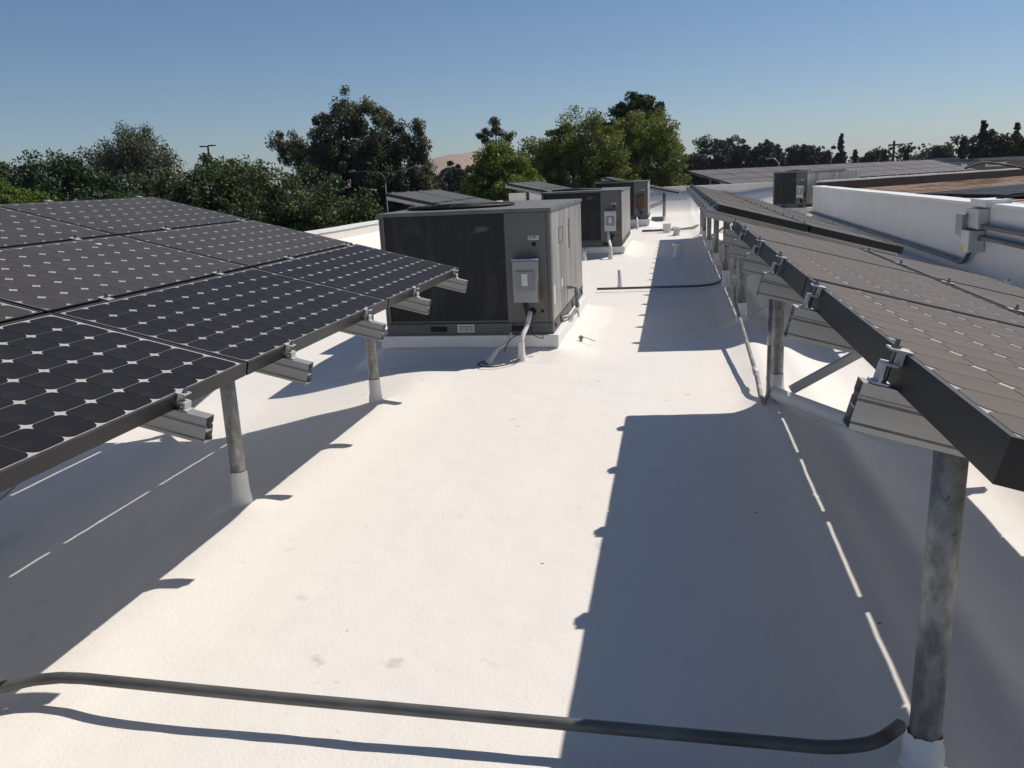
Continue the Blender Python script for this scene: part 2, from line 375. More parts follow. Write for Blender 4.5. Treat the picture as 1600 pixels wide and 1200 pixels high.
# rail: extruded profile with grooves, local x along slope
def rail_mesh(L):
    p = [(-.022, 0), (.022, 0), (.022, -.022), (.016, -.026), (.016, -.030), (.022, -.034), (.022, -.072), (.026, -.076), (.026, -.086), (-.026, -.086), (-.026, -.076), (-.022, -.072), (-.022, -.034), (-.016, -.030), (-.016, -.026), (-.022, -.022)]
    b = MB(); b.prism(p, lambda q, a: (a, q[0], q[1]), 0, L); b.f = b.f[:-2]
    b.box((.0, -.016, -.050), (L, .016, -.046))
    m = b.mesh('rail'); m.materials.append(M_['aluminium']); return m
def clamp_end(depth, sgn):
    """z-shaped end clamp; local x out of the panel edge (sgn), origin on frame edge top"""
    b = MB(); s = sgn
    def bx(x0, x1, z0, z1, y0=-.019, y1=.019): b.box((min(s * x0, s * x1), y0, z0), (max(s * x0, s * x1), y1, z1))
    bx(-.010, .028, .0012, .005); bx(.002, .006, -.022, .0012); bx(.006, .030, -.026, -.022); bx(.026, .031, -depth, -.026); bx(.012, .040, -depth, -depth + .004, -.019, .019)
    m = b.mesh('clamp'); m.materials.append(M_['galvanised_pale'])
    c = MB(); c.tube([(s * .016, 0, -depth + .002), (s * .016, 0, .022)], .0042, 8); c.tube([(s * .016, 0, .005), (s * .016, 0, .0115)], .0085, 6)
    n = c.mesh('bolt'); n.materials.append(M_['bolt_steel']); return m, n
def clamp_mid():
    b = MB(); b.box((-.026, -.020, .0012), (.026, .020, .0055)); b.box((-.011, -.017, -.045), (-.0085, .017, .0012)); b.box((.0085, -.017, -.045), (.011, .017, .0012))
    m = b.mesh('mid_clamp'); m.materials.append(M_['galvanised_pale'])
    c = MB(); c.tube([(0, 0, .0055), (0, 0, .024)], .0045, 8); c.tube([(0, 0, .0055), (0, 0, .012)], .009, 6)
    n = c.mesh('mid_bolt'); n.materials.append(M_['bolt_steel']); return m, n
MIDC = clamp_mid()
ENDC = {}
def endc(d, s):
    if (d, s) not in ENDC: ENDC[(d, s)] = clamp_end(d, s)
    return ENDC[(d, s)]
RAILS = {}
def array(label, xh, zh, th, y_far, cols, rows, depth, group, detail=None, over_hi=.10, over_lo=.10, rail_y=None, base=None, ux=None, clamps=True, pit_y=1.59, soil=lambda i, j: 'solar_cell'):
    """high edge at x=xh, z=zh; panels run from y_far towards the camera. detail(i,j)-> 'cells','merged','far'"""
    root = thing('solar_array', label, 'solar array', (xh, y_far, 0), 0, group)
    if base is not None: root.location = base; root.rotation_euler = (0, 0, ux)
    rowp = .825
    A = Matrix.Translation((0, 0, zh)) @ Matrix.Rotation(th, 4, 'Y')       # local x downslope
    lam, fr = (LAM_L, FR_L) if depth < .06 else (LAM_R, FR_R)
    for i in range(cols):
        for j in range(rows):
            k = detail(i, j) if detail else 'far'
            jit = Matrix.Translation((0, random.uniform(-.001, .001), random.uniform(-.0008, .0008)))
            p = inst('solar_panel', LAM_FAR if k == 'far' else lam, root, A @ Matrix.Translation((j * rowp, -(i + 1) * pit_y + .0075, 0)) @ jit)
            inst('frame', fr, p)
            if k == 'cells':
                for cx, cy in cells_mb(): inst('solar_cell', CELL[soil(i, j)], p, Matrix.Translation((cx, cy, -.0035)))
            elif k == 'merged':
                tag(inst('solar_cells', CELLS[soil(i, j)], p, Matrix.Translation((0, 0, -.0035))), kind='stuff')
    LEN = rows * rowp - .026
    L = LEN + over_hi + over_lo
    key = round(L, 3)
    if key not in RAILS: RAILS[key] = rail_mesh(L)
    ry = rail_y or [-(i + f) * pit_y for i in range(cols) for f in (.24, .76)]
    for y in ry:
        inst('rail', RAILS[key], root, A @ Matrix.Translation((-over_hi, y, -depth - .001)))
        if clamps:
            for s, x in ((-1, 0), (1, LEN)):
                m, n = endc(depth, s); c_ = inst('clamp', m, root, A @ Matrix.Translation((x, y, 0))); inst('bolt', n, c_)
            for j in range(1, rows):
                c_ = inst('clamp', MIDC[0], root, A @ Matrix.Translation((j * rowp - .013, y, 0))); inst('bolt', MIDC[1], c_)
    root['_A'] = [0.0]; del root['_A']
    return root, A, LEN
def plane_z(xh, zh, th, x): return zh - (x - xh) * math.tan(th)
def world_child(root, o):
    o.parent = root; o.matrix_parent_inverse = Matrix.Translation(root.location).inverted()
def post(root, x, y, ztop, r=.045, sleeve=.17, mat='galvanised', collar=False, lean=0.0):
    z0 = zr(x, y); ln = random.uniform(-.006, .006) + lean
    p = MB().tube([(x, y, z0 - .05), (x + ln, y, ztop)], r, 20).build('post', mat, root, True); world_child(root, p)
    zs = z0 + sleeve + random.uniform(-.02, .03)
    s = MB().tube([(x, y, z0 - .05), (x, y, z0 + .03), (x, y, z0 + .06), (x, y, zs)], [r + .016, r + .009 + random.uniform(0, .005), r + .006, r + .003], 20, False)
    s.v = [(vx + random.uniform(-.0025, .0025), vy + random.uniform(-.0025, .0025), vz_ + random.uniform(-.0025, .0025)) for (vx, vy, vz_) in s.v]
    s = s.build('sleeve', 'white_paint', p, True)
    s.matrix_parent_inverse = p.matrix_parent_inverse.copy(); s.parent = p; s.matrix_parent_inverse = Matrix()
    if collar:
        c_ = MB().tube([(x + lean * .9, y, ztop - .085), (x + lean, y, ztop)], r + .005, 20).build('collar', 'galvanised_pale', p, True); c_.matrix_parent_inverse = Matrix()
    return p
def bar(root, name, a, b_, w, h, mat):
    a = Vector(a); b_ = Vector(b_); d = b_ - a; q = d.to_track_quat('X', 'Z').to_matrix().to_4x4()
    o = MB().box((0, -w / 2, -h / 2), (d.length, w / 2, h / 2), Matrix.Translation(a) @ q).build(name, mat, root); world_child(root, o); return o

# left array (three rows by four columns)
TL = R(14.2); ZLOW = CAM_H - .606; SL = 3 * .825 - .026
XH = -1.525 - SL * math.cos(TL); ZH = ZLOW + SL * math.sin(TL)
def det_left(i, j): return 'cells' if (j == 2 and i < 3) or (j == 1 and i == 1) else 'merged'
AL, A_, LEN = array('large three-row solar array at left, filling the foreground', XH, ZH, TL, 5.93, 4, 3, .050, 'near solar arrays', det_left,
                    rail_y=[-.17, -1.12, -1.95, -2.85, -3.62, -4.62, -5.4, -6.1], over_lo=.11, soil=lambda i, j: 'solar_cell_clean' if j == 2 else 'solar_cell')
for (x, y) in POSTS_L: post(AL, x, y, plane_z(XH, ZH, TL, x) - .15, .036)
for (x, y) in POSTS_L_HIGH: post(AL, x, y, plane_z(XH, ZH, TL, x) - .15, .036)
for (x, y) in POSTS_L:
    bar(AL, 'brace', (-3.62, y - .05, zr(-3.62, y) + .10), (-2.25, y - .05, plane_z(XH, ZH, TL, -2.25) - .19), .045, .045, 'aluminium')
for px in (-2.06, -3.65):
    zz = plane_z(XH, ZH, TL, px) - .165 - .03
    pu = MB().tube([(px - .09, -.3, zz), (px - .09, 5.80, zz)], .032, 14).build('purlin', 'galvanised', AL, True); world_child(AL, pu)

for (sx, sy, sr) in ((.93, -1.92, .016), (1.20, -3.7, .010), (2.1, -4.35, .012)):
    dr = MB(); nn = 11; pts_ = [(math.cos(2 * math.pi * k / nn) * sr * random.uniform(.6, 1.3), math.sin(2 * math.pi * k / nn) * sr * random.uniform(.7, 1.6)) for k in range(nn)]
    dr.prism(pts_, lambda q, a: (q[0], q[1], a), -.0035, -.0005); o = dr.build('bird_dropping', 'label_white', AL); o.matrix_local = A_ @ Matrix.Translation((sx, sy, 0))

# right near array (two rows by three columns)
TR = R(14.6); XR, ZR = .394, CAM_H - .3225
def det_right(i, j): return 'cells' if j == 0 else 'merged'
AR, A_, LEN = array('near solar array at right with thick black frame edge', XR, ZR, TR, 5.80, 3, 2, .062, 'near solar arrays', det_right,
                    rail_y=[-.30, -1.06, -1.86, -2.62, -3.43, -4.28], over_hi=.055, over_lo=.08, soil=lambda i, j: 'solar_cell_dusty')
post(AR, .612, 1.95, plane_z(XR, ZR, TR, .612) - .158, .037, .085, collar=True, lean=.006)
post(AR, .66, 5.50, plane_z(XR, ZR, TR, .66) - .165, .042, .16)
for (x, y) in POSTS_R_LOW[:2]: post(AR, x, y, plane_z(XR, ZR, TR, x) - .165, .042, .12)
bar(AR, 'brace', (.74, 5.42, .13), (1.62, 5.42, plane_z(XR, ZR, TR, 1.62) - .22), .05, .05, 'aluminium')
pu = MB().tube([(1.62, 2.55, plane_z(XR, ZR, TR, 1.62) - .245), (1.62, 5.7, plane_z(XR, ZR, TR, 1.62) - .245)], .048, 18).build('purlin', 'galvanised', AR, True); world_child(AR, pu)
pu = MB().tube([(1.02, 1.1, plane_z(XR, ZR, TR, 1.02) - .215), (1.02, 5.75, plane_z(XR, ZR, TR, 1.02) - .215)], .035, 14).build('purlin', 'galvanised', AR, True); world_child(AR, pu)
bp = MB().tube([(.63, 5.44, .11), (1.25, 4.02, .165)], .042, 18).build('base_pipe', 'white_paint', AR, True); world_child(AR, bp)
k_ = MB().tube([(1.245, 4.03, .1645), (1.265, 3.985, .166)], .036, 14).build('end_plug', 'black_rubber', bp); k_.matrix_parent_inverse = Matrix()

# right far array (two rows by eight columns), standing a little higher
XF, ZF, TF = .402, 1.222, R(15.2); YF = 7.82 + 8 * 1.59
AF, A_, LEN = array('long solar array at right running away beyond the near one', XF, ZF, TF, YF, 8, 2, .062, 'near solar arrays',
                    lambda i, j: 'merged', over_hi=.08, over_lo=.06, soil=lambda i, j: 'solar_cell_dusty')
for (x, y) in POSTS_R[2:]: post(AF, x, y, plane_z(XF, ZF, TF, x) - .17, .042, .16)
for (x, y) in POSTS_R_LOW[2:]: post(AF, x, y, plane_z(XF, ZF, TF, x) - .17, .042, .14)
for (x, y) in POSTS_R[2:7]:
    bar(AF, 'brace', (.74, y - .08, .10), (1.60, y - .08, plane_z(XF, ZF, TF, 1.60) - .22), .045, .045, 'aluminium')
pu = MB().tube([(1.05, 7.9, plane_z(XF, ZF, TF, 1.05) - .215), (1.05, YF - .1, plane_z(XF, ZF, TF, 1.05) - .215)], .035, 12).build('purlin', 'galvanised', AF, True); world_child(AF, pu)

# arrays further back on the left side
for lab, xh, zh, y1, n, pl in (
    ('three-row solar array seen above the nearest rooftop unit', -4.55, 1.395, 16.4, 2, [(-2.6, 13.6), (-2.6, 15.8), (-4.2, 13.6), (-4.2, 15.8)]),
    ('solar array rising behind the middle rooftop unit', -3.93, 1.44, 25.1, 3, [(-2.2, 20.9), (-2.2, 23.6), (-3.5, 20.7), (-3.5, 23.6)]),
    ('solar array behind the farthest rooftop unit, by the end parapet', -2.20, 1.445, 31.2, 2, [(-.30, 28.3), (-.30, 30.6), (-1.9, 28.3), (-1.9, 30.6)])):
    a, A_, LEN = array(lab, xh, zh, R(13.2), y1, n, 3, .05, 'background solar arrays', lambda i, j: 'far')
    for (x, y) in pl: post(a, x, y, plane_z(xh, zh, R(13.2), x) - .15, .042)
    for (x, y) in pl[:2]: bar(a, 'brace', (x - 1.3, y, .1), (x - .05, y, .55), .045, .045, 'aluminium')

# far wing array, turned 45 degrees
FA = Vector((.55, 35.5, 0)); phi = math.atan2(e1.y, e1.x)
n_far = 12
base = FA + e1 * (n_far * 1.59); 
aw, A_, LEN = array('long three-row solar array on the far wing of the roof', 0, 1.55, R(14), 0, n_far, 3, .06, 'background solar arrays', lambda i, j: 'far',
                    base=(base.x, base.y, 0), ux=phi - math.pi / 2)
for i in range(7):
    for (xx, zz) in ((.45, 1.55 - .45 * math.tan(R(14)) - .14), (1.9, 1.55 - 1.9 * math.tan(R(14)) - .14)):
        o = MB().tube([(xx, -.8 - i * 2.9, -.06), (xx, -.8 - i * 2.9, zz)], .045, 10).build('post', 'galvanised', aw, True)

# ------------------------------------------------------------------ rooftop air-conditioning units
def unit(label, x0, x1, y0, y1, zb, zt, detail=2, rust_box=False, split=.745):
    u = thing('rooftop_unit', label, 'air conditioner', ((x0 + x1) / 2, y0, 0), 0, 'rooftop air-conditioning units')
    W_ = x1 - x0; D = y1 - y0; hx = W_ / 2
    zc = zb
    # curb: white cap band over foam skirt
    cu = MB().box((-hx - .03, -.02, -.05), (hx + .035, D + .02, zc - .105)).build('curb', 'white_paint', u, bevel=.006)
    MB().box((-hx - .05, -.04, zc - .105), (hx + .05, D + .04, zc)).build('curb_cap', 'white_paint', cu, bevel=.008)
    # base rail
    br = MB().box((-hx, 0, zc + .001), (hx, D, zc + .105)).build('base_rail', 'unit_base', u, bevel=.006)
    b = MB(); b.box((-hx - .004, -.006, zc + .088), (hx + .004, D, zc + .1)); b.box((-hx - .004, -.006, zc + .004), (hx + .004, D, zc + .016)); b.box((-hx, -.0035, zc + .048), (hx, .01, zc + .056)); b.build('rail_lip', 'unit_base', br)
    b = MB()
    for fx in (.27, .76): MB().box((-hx + fx * W_, -.0075, zc + .03), (-hx + fx * W_ + .15, .005, zc + .076)).build('fork_slot', 'dark_hole', br)
    for fy in (.25, .62): MB().tube([(hx - .01, fy * D - .1, zc + .052), (hx + .006, fy * D - .1, zc + .052)], .034, 16).build('lifting_hole', 'dark_hole', br)
    for fy in (.04, .075, .93, .96): MB().box((hx - .01, fy * D, zc + .035), (hx + .005, fy * D + .03, zc + .075)).build('fork_slot', 'dark_hole', br)
    z0, z1 = zc + .105, zt
    # cabinet shell (set in behind the front and side skins)
    MB().box((-hx + .012, .02, z0), (hx - .012, D - .01, z1 - .03)).build('cabinet', 'unit_paint', u)
    xs_ = -hx + W_ * split
    co = MB().box((-hx + .045, .006, z0 + .02), (xs_ - .008, .03, z1 - .035)).build('coil', 'coil', u)
    b = MB(); b.box((-hx, -.004, z0), (-hx + .018, .03, z1 - .03)); b.box((-hx + .021, -.002, z0), (-hx + .045, .03, z1 - .03)); b.build('corner_post', 'unit_paint', u, bevel=.003)
    fp = MB().box((xs_ - .008, -.004, z0), (hx - .034, .02, z1 - .032)).build('control_panel', 'unit_paint', u, bevel=.004)
    MB().box((hx - .032, -.002, z0), (hx, .03, z1 - .032)).build('corner_post', 'unit_paint', u, bevel=.004)
    b = MB()
    for i in range(5):
        zz = z0 + .06 + i * (z1 - z0 - .15) / 4
        for xx in (xs_ + .004, hx - .043): b.tube([(xx, -.008, zz), (xx, -.003, zz)], .004, 8)
    b.build('screw', 'bolt_steel', fp)
    # right side skins with seams, lapped a little unevenly
    segs = [(.032, D * .41), (D * .41 + .008, D * .70), (D * .70 + .008, D - .012)]
    sides = []
    for i, (a, c) in enumerate(segs):
        sides.append(MB().box((hx - .012, a, z0 + .004), (hx + .001 * (i % 2) + .001, c, z1 - .034)).build('side_panel', 'unit_side', u, bevel=.004))
    MB().box((-hx - .001, .032, z0), (-hx + .012, D - .012, z1 - .034)).build('side_panel', 'unit_side', u)
    MB().box((-hx + .01, D - .01, z0), (hx - .012, D, z1 - .034)).build('back_panel', 'unit_paint', u)
    # lid with drip lip, slightly crowned
    lid = MB(); n = 8
    for i in range(n):
        a = -hx - .012 + (W_ + .026) * i / n; c = -hx - .012 + (W_ + .026) * (i + 1) / n
        ca = .012 * math.sin(math.pi * i / n); cc = .012 * math.sin(math.pi * (i + 1) / n)
        lid.add([(a, -.014, z1 - .03), (c, -.014, z1 - .03), (c, -.014, z1 + cc * .3), (a, -.014, z1 + ca * .3), (a, D + .012, z1 + ca * .3), (c, D + .012, z1 + cc * .3), (c, D / 2, z1 + cc + .004), (a, D / 2, z1 + ca + .004), (a, D + .012, z1 - .03), (c, D + .012, z1 - .03)],
                [(0, 1, 2, 3), (3, 2, 6, 7), (7, 6, 5, 4), (4, 5, 9, 8)])
    xa, xb = -hx - .012, hx + .014
    lid.add([(xa, -.014, z1 - .03), (xa, -.014, z1), (xa, D / 2, z1 + .004), (xa, D + .012, z1), (xa, D + .012, z1 - .03), (xb, -.014, z1 - .03), (xb, -.014, z1), (xb, D / 2, z1 + .004), (xb, D + .012, z1), (xb, D + .012, z1 - .03)],
            [(0, 1, 2, 3, 4), (9, 8, 7, 6, 5), (0, 4, 9, 5)])
    L_ = lid.build('lid', 'unit_top', u)
    # fan: ring, blades, guard
    fc = Vector((-hx * .25, D * .30, z1 + .012)); fr_ = min(W_, D) * .33
    fan = MB().tube([fc + Vector((0, 0, -.01)), fc + Vector((0, 0, .005))], fr_, 40).build('fan_opening', 'dark_hole', L_)
    g = MB()
    for rr in np.linspace(.12, 1.0, 8): g.tube([fc + Vector((math.cos(a) * fr_ * rr, math.sin(a) * fr_ * rr, .012 + .02 * (1 - rr * rr))) for a in np.linspace(0, 2 * math.pi, 33)], .0035 if rr < .99 else .012, 5, False)
    for a in np.linspace(0, math.pi, 5)[:-1]:
        g.tube([fc + Vector((math.cos(a) * fr_ * s, math.sin(a) * fr_ * s, .012 + .02 * (1 - s * s))) for s in np.linspace(-1, 1, 9)], .004, 5)
    g.build('fan_guard', 'black_rubber', L_, True)
    # label and hole
    lx = xs_ + .255 * (W_ * (1 - split)) / .387
    lb = MB().box((lx - .06, -.0065, z1 - .265), (lx + .035, -.0045, z1 - .230)).build('sticker', 'label_white', fp)
    b = MB()
    for (a, c, zz) in ((-.052, -.027, .250), (-.022, .002, .247), (.004, .022, .247), (-.052, -.028, .238), (-.02, .006, .236)): b.box((lx + a, -.0078, z1 - zz - .004), (lx + c, -.0068, z1 - zz + .003))
    b.build('lettering', 'label_ink', lb)
    for gx, gz, gr in ((lx - .01, z1 - .30, .019), (lx - .04, z0 + .10, .030), (lx + .045, z0 + .10, .014)):
        MB().tube([(gx, -.009, gz), (gx, .0, gz)], gr, 18).build('grommet', 'dark_hole', fp)
    # disconnect switch
    bx0, bx1 = xs_ + .065, xs_ + .285
    bz0, bz1 = z0 + .19, z0 + .555
    if rust_box:
        MB().box((bx0, -.10, bz0), (bx1, -.006, bz1)).build('switch_box', 'rust', fp, bevel=.006)
    else:
        sb = MB().box((bx0, -.11, bz0), (bx1, -.006, bz1)).build('switch_box', 'box_grey' if detail > 1 else 'box_light', fp, bevel=.006)
        MB().box((bx0 + .006, -.124, bz0 + .006), (bx1 - .006, -.111, bz1 - .006)).build('cover', 'box_cover' if detail > 1 else 'box_light', sb, bevel=.012)
        cv = MB()
        cv.box((bx0 + .03, -.134, bz0 + .10), (bx1 - .03, -.125, bz1 - .09)); cv.build('raised_plate', 'box_grey', sb, bevel=.008)
        MB().box(((bx0 + bx1) / 2 - .026, -.139, bz0 + .15), ((bx0 + bx1) / 2 + .026, -.1345, bz1 - .115)).build('sticker', 'label_white', sb)
        MB().box((bx1 + .001, -.10, bz0 + .02), (bx1 + .009, -.03, bz1 - .19)).build('switch_handle', 'rust', sb, bevel=.004)
        MB().box((bx0 - .004, -.128, bz1 - .001), (bx1 + .004, -.004, bz1 + .006)).build('drip_lid', 'box_light', sb)
    # flexible lead from the switch into the curb conduit
    mid = (bx0 + bx1) / 2 - .02
    MB().tube(bent([(mid, -.05, bz0 + .02), (mid + .01, -.055, z0 + .10), (mid + .05, -.05, z0 + .02)], .08), .018, 10).build('lead', 'black_rubber', fp, True)
    return u, (xs_, hx, z0, z1, D)
U1, (xs1, hx1, z01, z11, D1) = unit('big grey rooftop unit nearest the camera, grille front', -2.55, -1.03, 7.15, 9.65, .19, 1.275)
# side details of the nearest unit
b = MB()
for i in range(11): b.box((hx1 + .001, 1.25, z11 - .17 - i * .027), (hx1 + .009, 1.33, z11 - .157 - i * .027))
b.build('louvre', 'unit_base', U1)
b = MB(); y0_, y1_ = .52, .80
for (a, c, e, f_) in ((y0_, y0_ + .006, -.34, -.20), (y1_, y1_ + .006, -.34, -.20), (y0_, y1_, -.206, -.20), (y0_, y1_, -.345, -.339)): b.box((hx1 + .001, a, z11 + e), (hx1 + .0045, c, z11 + f_))
b.build('hatch_seam', 'unit_base', U1)
st = MB().box((hx1 + .0015, .10, z01 + .14), (hx1 + .003, .20, z01 + .30)).build('sticker', 'label_white', U1)
MB().box((hx1 + .0025, .62, z01 + .22), (hx1 + .004, .72, z01 + .30)).build('sticker', 'label_white', U1)
# data plate on base rail
dp = MB().box((-.10, -.012, .215), (.055, -.0075, .285)).build('data_plate', 'label_white', U1)
b = MB()
for z_, parts in ((.268, ((-.09, .04),)), (.255, ((-.085, -.05), (-.045, .0), (.01, .045))), (.243, ((-.085, -.06), (-.05, -.035), (-.028, .01), (.018, .048))), (.229, ((-.082, -.045), (-.03, .0), (.008, .04)))):
    for a, c in parts: b.box((a, -.0135, z_ - .0035), (c, -.0125, z_ + .0025))
b.build('lettering', 'label_ink', dp)
# gas pipe with elbows along the right side
gp = bent([(hx1 - .02, 1.05, .46), (hx1 + .085, 1.10, .46), (hx1 + .09, 1.12, .235), (hx1 + .07, .78, .225), (hx1 - .01, .55, .235)], .04)
g_ = MB().tube(gp, .017, 10).build('gas_pipe', 'galvanised', U1, True)
b = MB(); b.tube([(hx1 + .086, 1.10, .42), (hx1 + .088, 1.11, .35)], .022, 10); b.tube([(hx1 + .089, 1.115, .30), (hx1 + .09, 1.12, .26)], .022, 10); b.tube([(hx1 + .086, 1.04, .233), (hx1 + .08, .96, .230)], .022, 10); b.build('union', 'galvanised', g_, True)
MB().tube([(hx1 + .09, 1.12, .235), (hx1 + .10, 1.135, .15)], .010, 10).build('drip_leg', 'galvanised_pale', g_, True)
# unseen hood, added on the left side to cast the jog in the shadow
hd = MB(); hd.prism([(1.1, .35), (2.3, .35), (2.3, .92), (1.1, .92)], lambda q, a: (-hx1 - .002 - a, q[0], q[1] - (a * .35 if q[1] > .5 else 0)), 0, .50); hd.build('shadow_hood', 'unit_side', U1, bevel=.005)

U2, _ = unit('middle grey rooftop unit with pale switch box', -2.46, -.95, 16.1, 19.3, .20, 1.245, 1)
U3, _ = unit('farthest grey rooftop unit on the walkway, with rusty box', -2.22, -.71, 24.6, 26.9, .25, 1.315, 1, True)
U4, _ = unit('dark rooftop unit standing behind the right parapet corner', 2.93, 4.02, 27.2, 29.8, .30, 1.37, 1, split=.70)
U4.rotation_euler.z = -R(35)
MB().box((-.52, 2.62, .42), (.53, 3.7, 1.34)).build('duct_section', 'unit_side', U4, bevel=.01)

# white conduits rising out of the roof to the units
def riser(label, pts, r=.016):
    o = thing('conduit_riser', label, 'conduit', pts[-1], 0, None)
    L_ = [Vector(p) - Vector(pts[-1]) for p in pts]
    MB().tube(bent(L_, .12), r, 12).build('conduit', 'white_paint', o, True)
    e = L_[-1]; d = (L_[-2] - L_[-1]).normalized()
    MB().tube([e - d * .03, e + d * .02, e + d * .06, e + d * .15], [r + .03, r + .02, r + .012, r + .007], 14, False).build('foam_boot', 'roof_coating', o, True)
    return o
xo = (-2.55 - 1.03) / 2
riser('white conduit below the switch box of the nearest rooftop unit', [(xo + .575, 7.08, .40), (xo + .56, 7.02, .30), (xo + .518, 6.90, .20), (xo + .515, 6.89, zr(xo + .515, 6.89) + .005)], .02)
riser('thin white leaning conduit left of the larger one', [(xo + .40, 7.07, .22), (xo + .36, 7.0, .13), (xo + .30, 6.92, .10), (xo + .24, 6.82, zr(xo + .24, 6.82) + .005)], .011)
riser('white conduit in front of the middle rooftop unit', [(-1.20, 16.02, .50), (-1.18, 15.9, .30), (-1.14, 15.72, .25), (-1.14, 15.7, zr(-1.14, 15.7))], .028)
riser('white stub pipe left of the middle unit conduit', [(-1.62, 15.9, .20), (-1.62, 15.62, .18), (-1.62, 15.6, zr(-1.62, 15.6))], .03)
riser('white conduit in front of the farthest rooftop unit', [(-1.02, 24.5, .35), (-1.0, 24.25, .25), (-.99, 24.2, zr(-.99, 24.2))], .028)
# black loose cables at the unit's foot
def cable(label, pts, r=.004, name='loose_cable', mat='black_rubber', cat='cable'):
    P = [Vector(p) for p in pts]; out = []
    for i in range(len(P) - 1):
        p0, p1, p2, p3 = P[max(i - 1, 0)], P[i], P[i + 1], P[min(i + 2, len(P) - 1)]
        for k in range(6):
            t = k / 6; out.append(.5 * ((2 * p1) + (p2 - p0) * t + (2 * p0 - 5 * p1 + 4 * p2 - p3) * t * t + (3 * p1 - p0 - 3 * p2 + p3) * t ** 3))
    out.append(P[-1])
    return tag(MB().tube(out, r, 8).build(name, mat, None, True), label, cat)
cable('thin black cable looping in front of the nearest unit base', [(xo + .40, 7.12, .30), (xo + .50, 7.03, .24), (xo + .62, 7.0, .28), (xo + .69, 7.02, .18), (xo + .60, 7.03, .21), (xo + .57, 7.08, .30)])
cable('black cable running from the curb to the leaning conduit', [(xo + .46, 7.09, .20), (xo + .40, 7.02, .17), (xo + .37, 6.99, .12), (xo + .35, 6.98, .07)])
cable('dark cable lying in a loop on the roof by the conduit foot', [(xo + .51, 6.87, .03), (xo + .44, 6.72, .02), (xo + .33, 6.62, .018), (xo + .22, 6.63, .018), (xo + .17, 6.74, .02), (xo + .26, 6.83, .03)], .006)
# small valve by the unit
v = thing('gas_valve', 'small grey valve with thin rods beside the nearest unit curb', 'valve', (-.84, 7.62, zr(-.84, 7.62)))
MB().tube([(0, 0, -.02), (0, 0, .055)], .014, 10).build('body', 'galvanised', v, True); MB().tube([(-.022, 0, .035), (.022, 0, .035)], .011, 10).build('stem', 'galvanised', v, True)
MB().tube([(0, 0, .05), (.14, -.10, .02)], .004, 6).build('rod', 'galvanised', v)

# ------------------------------------------------------------------ conduits and vents on the roof
def roof_pipe(label, pts, r, mat='conduit_grey', couplings=(), rad=.12, cat='conduit', name='roof_conduit', strap=None):
    o = thing(name, label, cat, pts[0]); L_ = [Vector(p) - Vector(pts[0]) for p in pts]
    pp = bent(L_, rad); MB().tube(pp, r, 14).build('pipe', mat, o, True)
    for (a, c) in couplings:
        a = Vector(a) - Vector(pts[0]); c = Vector(c) - Vector(pts[0]); MB().tube([a, c], r * 1.28, 14).build('coupling', 'galvanised_pale', o, True)
    return o
roof_pipe('thick grey conduit crossing the roof in the foreground', [(-2.9, 1.15, -.02), (-2.35, 1.48, .06), (-1.95, 1.96, .115), (-1.2, 1.955, .10), (.40, 1.945, .085), (.51, 1.975, .088), (.585, 2.05, .092)], .0175, rad=.20)
roof_pipe('thin grey conduit crossing beyond the nearest rooftop unit', [(-1.0, 11.15, .05), (.42, 11.25, .05), (.64, 11.55, .06), (.66, 11.9, .10)], .016, rad=.2)
roof_pipe('dark conduit crossing the far walkway to the right posts', [(-.80, 22.4, .06), (-.2, 22.5, .06), (.45, 22.9, .06), (.66, 23.7, .08)], .03, rad=.3)
roof_pipe('conduit standing against the second right post', [(.60, 5.40, .74), (.598, 5.40, .10), (.57, 5.36, .055)], .0125, 'galvanised', [((.60, 5.40, .52), (.60, 5.40, .43)), ((.599, 5.40, .22), (.599, 5.40, .205))], .03)
roof_pipe('slanting conduit running down to the second right post', [(.585, 8.3, .95), (.58, 8.3, .42), (.575, 8.15, .30), (.565, 5.75, .13), (.565, 5.50, .06), (.575, 5.40, .055)], .016, 'galvanised', [((.567, 5.98, .142), (.566, 5.86, .135)), ((.58, 8.3, .55), (.58, 8.3, .50))], .06)
jb = thing('junction_box', 'small pale junction box on the far conduit', 'junction box', (-.16, 22.4, .02)); MB().box((-.10, -.08, 0), (.10, .08, .20)).build('box', 'white_paint', jb, bevel=.01); MB().box((-.11, -.09, .201), (.11, .09, .215)).build('lid', 'white_paint', jb)
def vent(label, x, y, h, r, cap=True):
    z = zr(x, y); o = thing('vent_pipe', label, 'vent', (x, y, z))
    MB().tube([(0, 0, -.03), (0, 0, .02), (0, 0, .06), (0, 0, h)], [r * 1.7, r * 1.3, r * 1.05, r], 18).build('pipe', 'white_paint', o, True)
    if cap: MB().tube([(0, 0, h + .001), (0, 0, h + .03), (0, 0, h + .045), (0, 0, h + .06)], [r * 1.5, r * 1.6, r * 1.3, r * .3], 18).build('cap', 'white_paint', o, True)
vent('slim white vent pipe standing on the sunlit walkway', -.72, 11.57, .25, .028, False)
vent('white capped vent in the shadow, nearer one', .10, 15.9, .20, .08)
vent('white capped vent in the shadow, farther one', .09, 21.3, .16, .08)
# dark square bar ends lying bottom right
st = thing('channel_offcut', 'grey metal channel lying under the right array edge', 'metal channel', (1.02, 1.95, zr(1.02, 1.95) + .002), R(24))
b = MB(); b.box((0, 0, 0), (.6, .06, .004)); b.box((0, 0, .004), (.6, .004, .04)); b.box((0, .056, .004), (.6, .06, .04)); b.build('channel', 'aluminium', st)

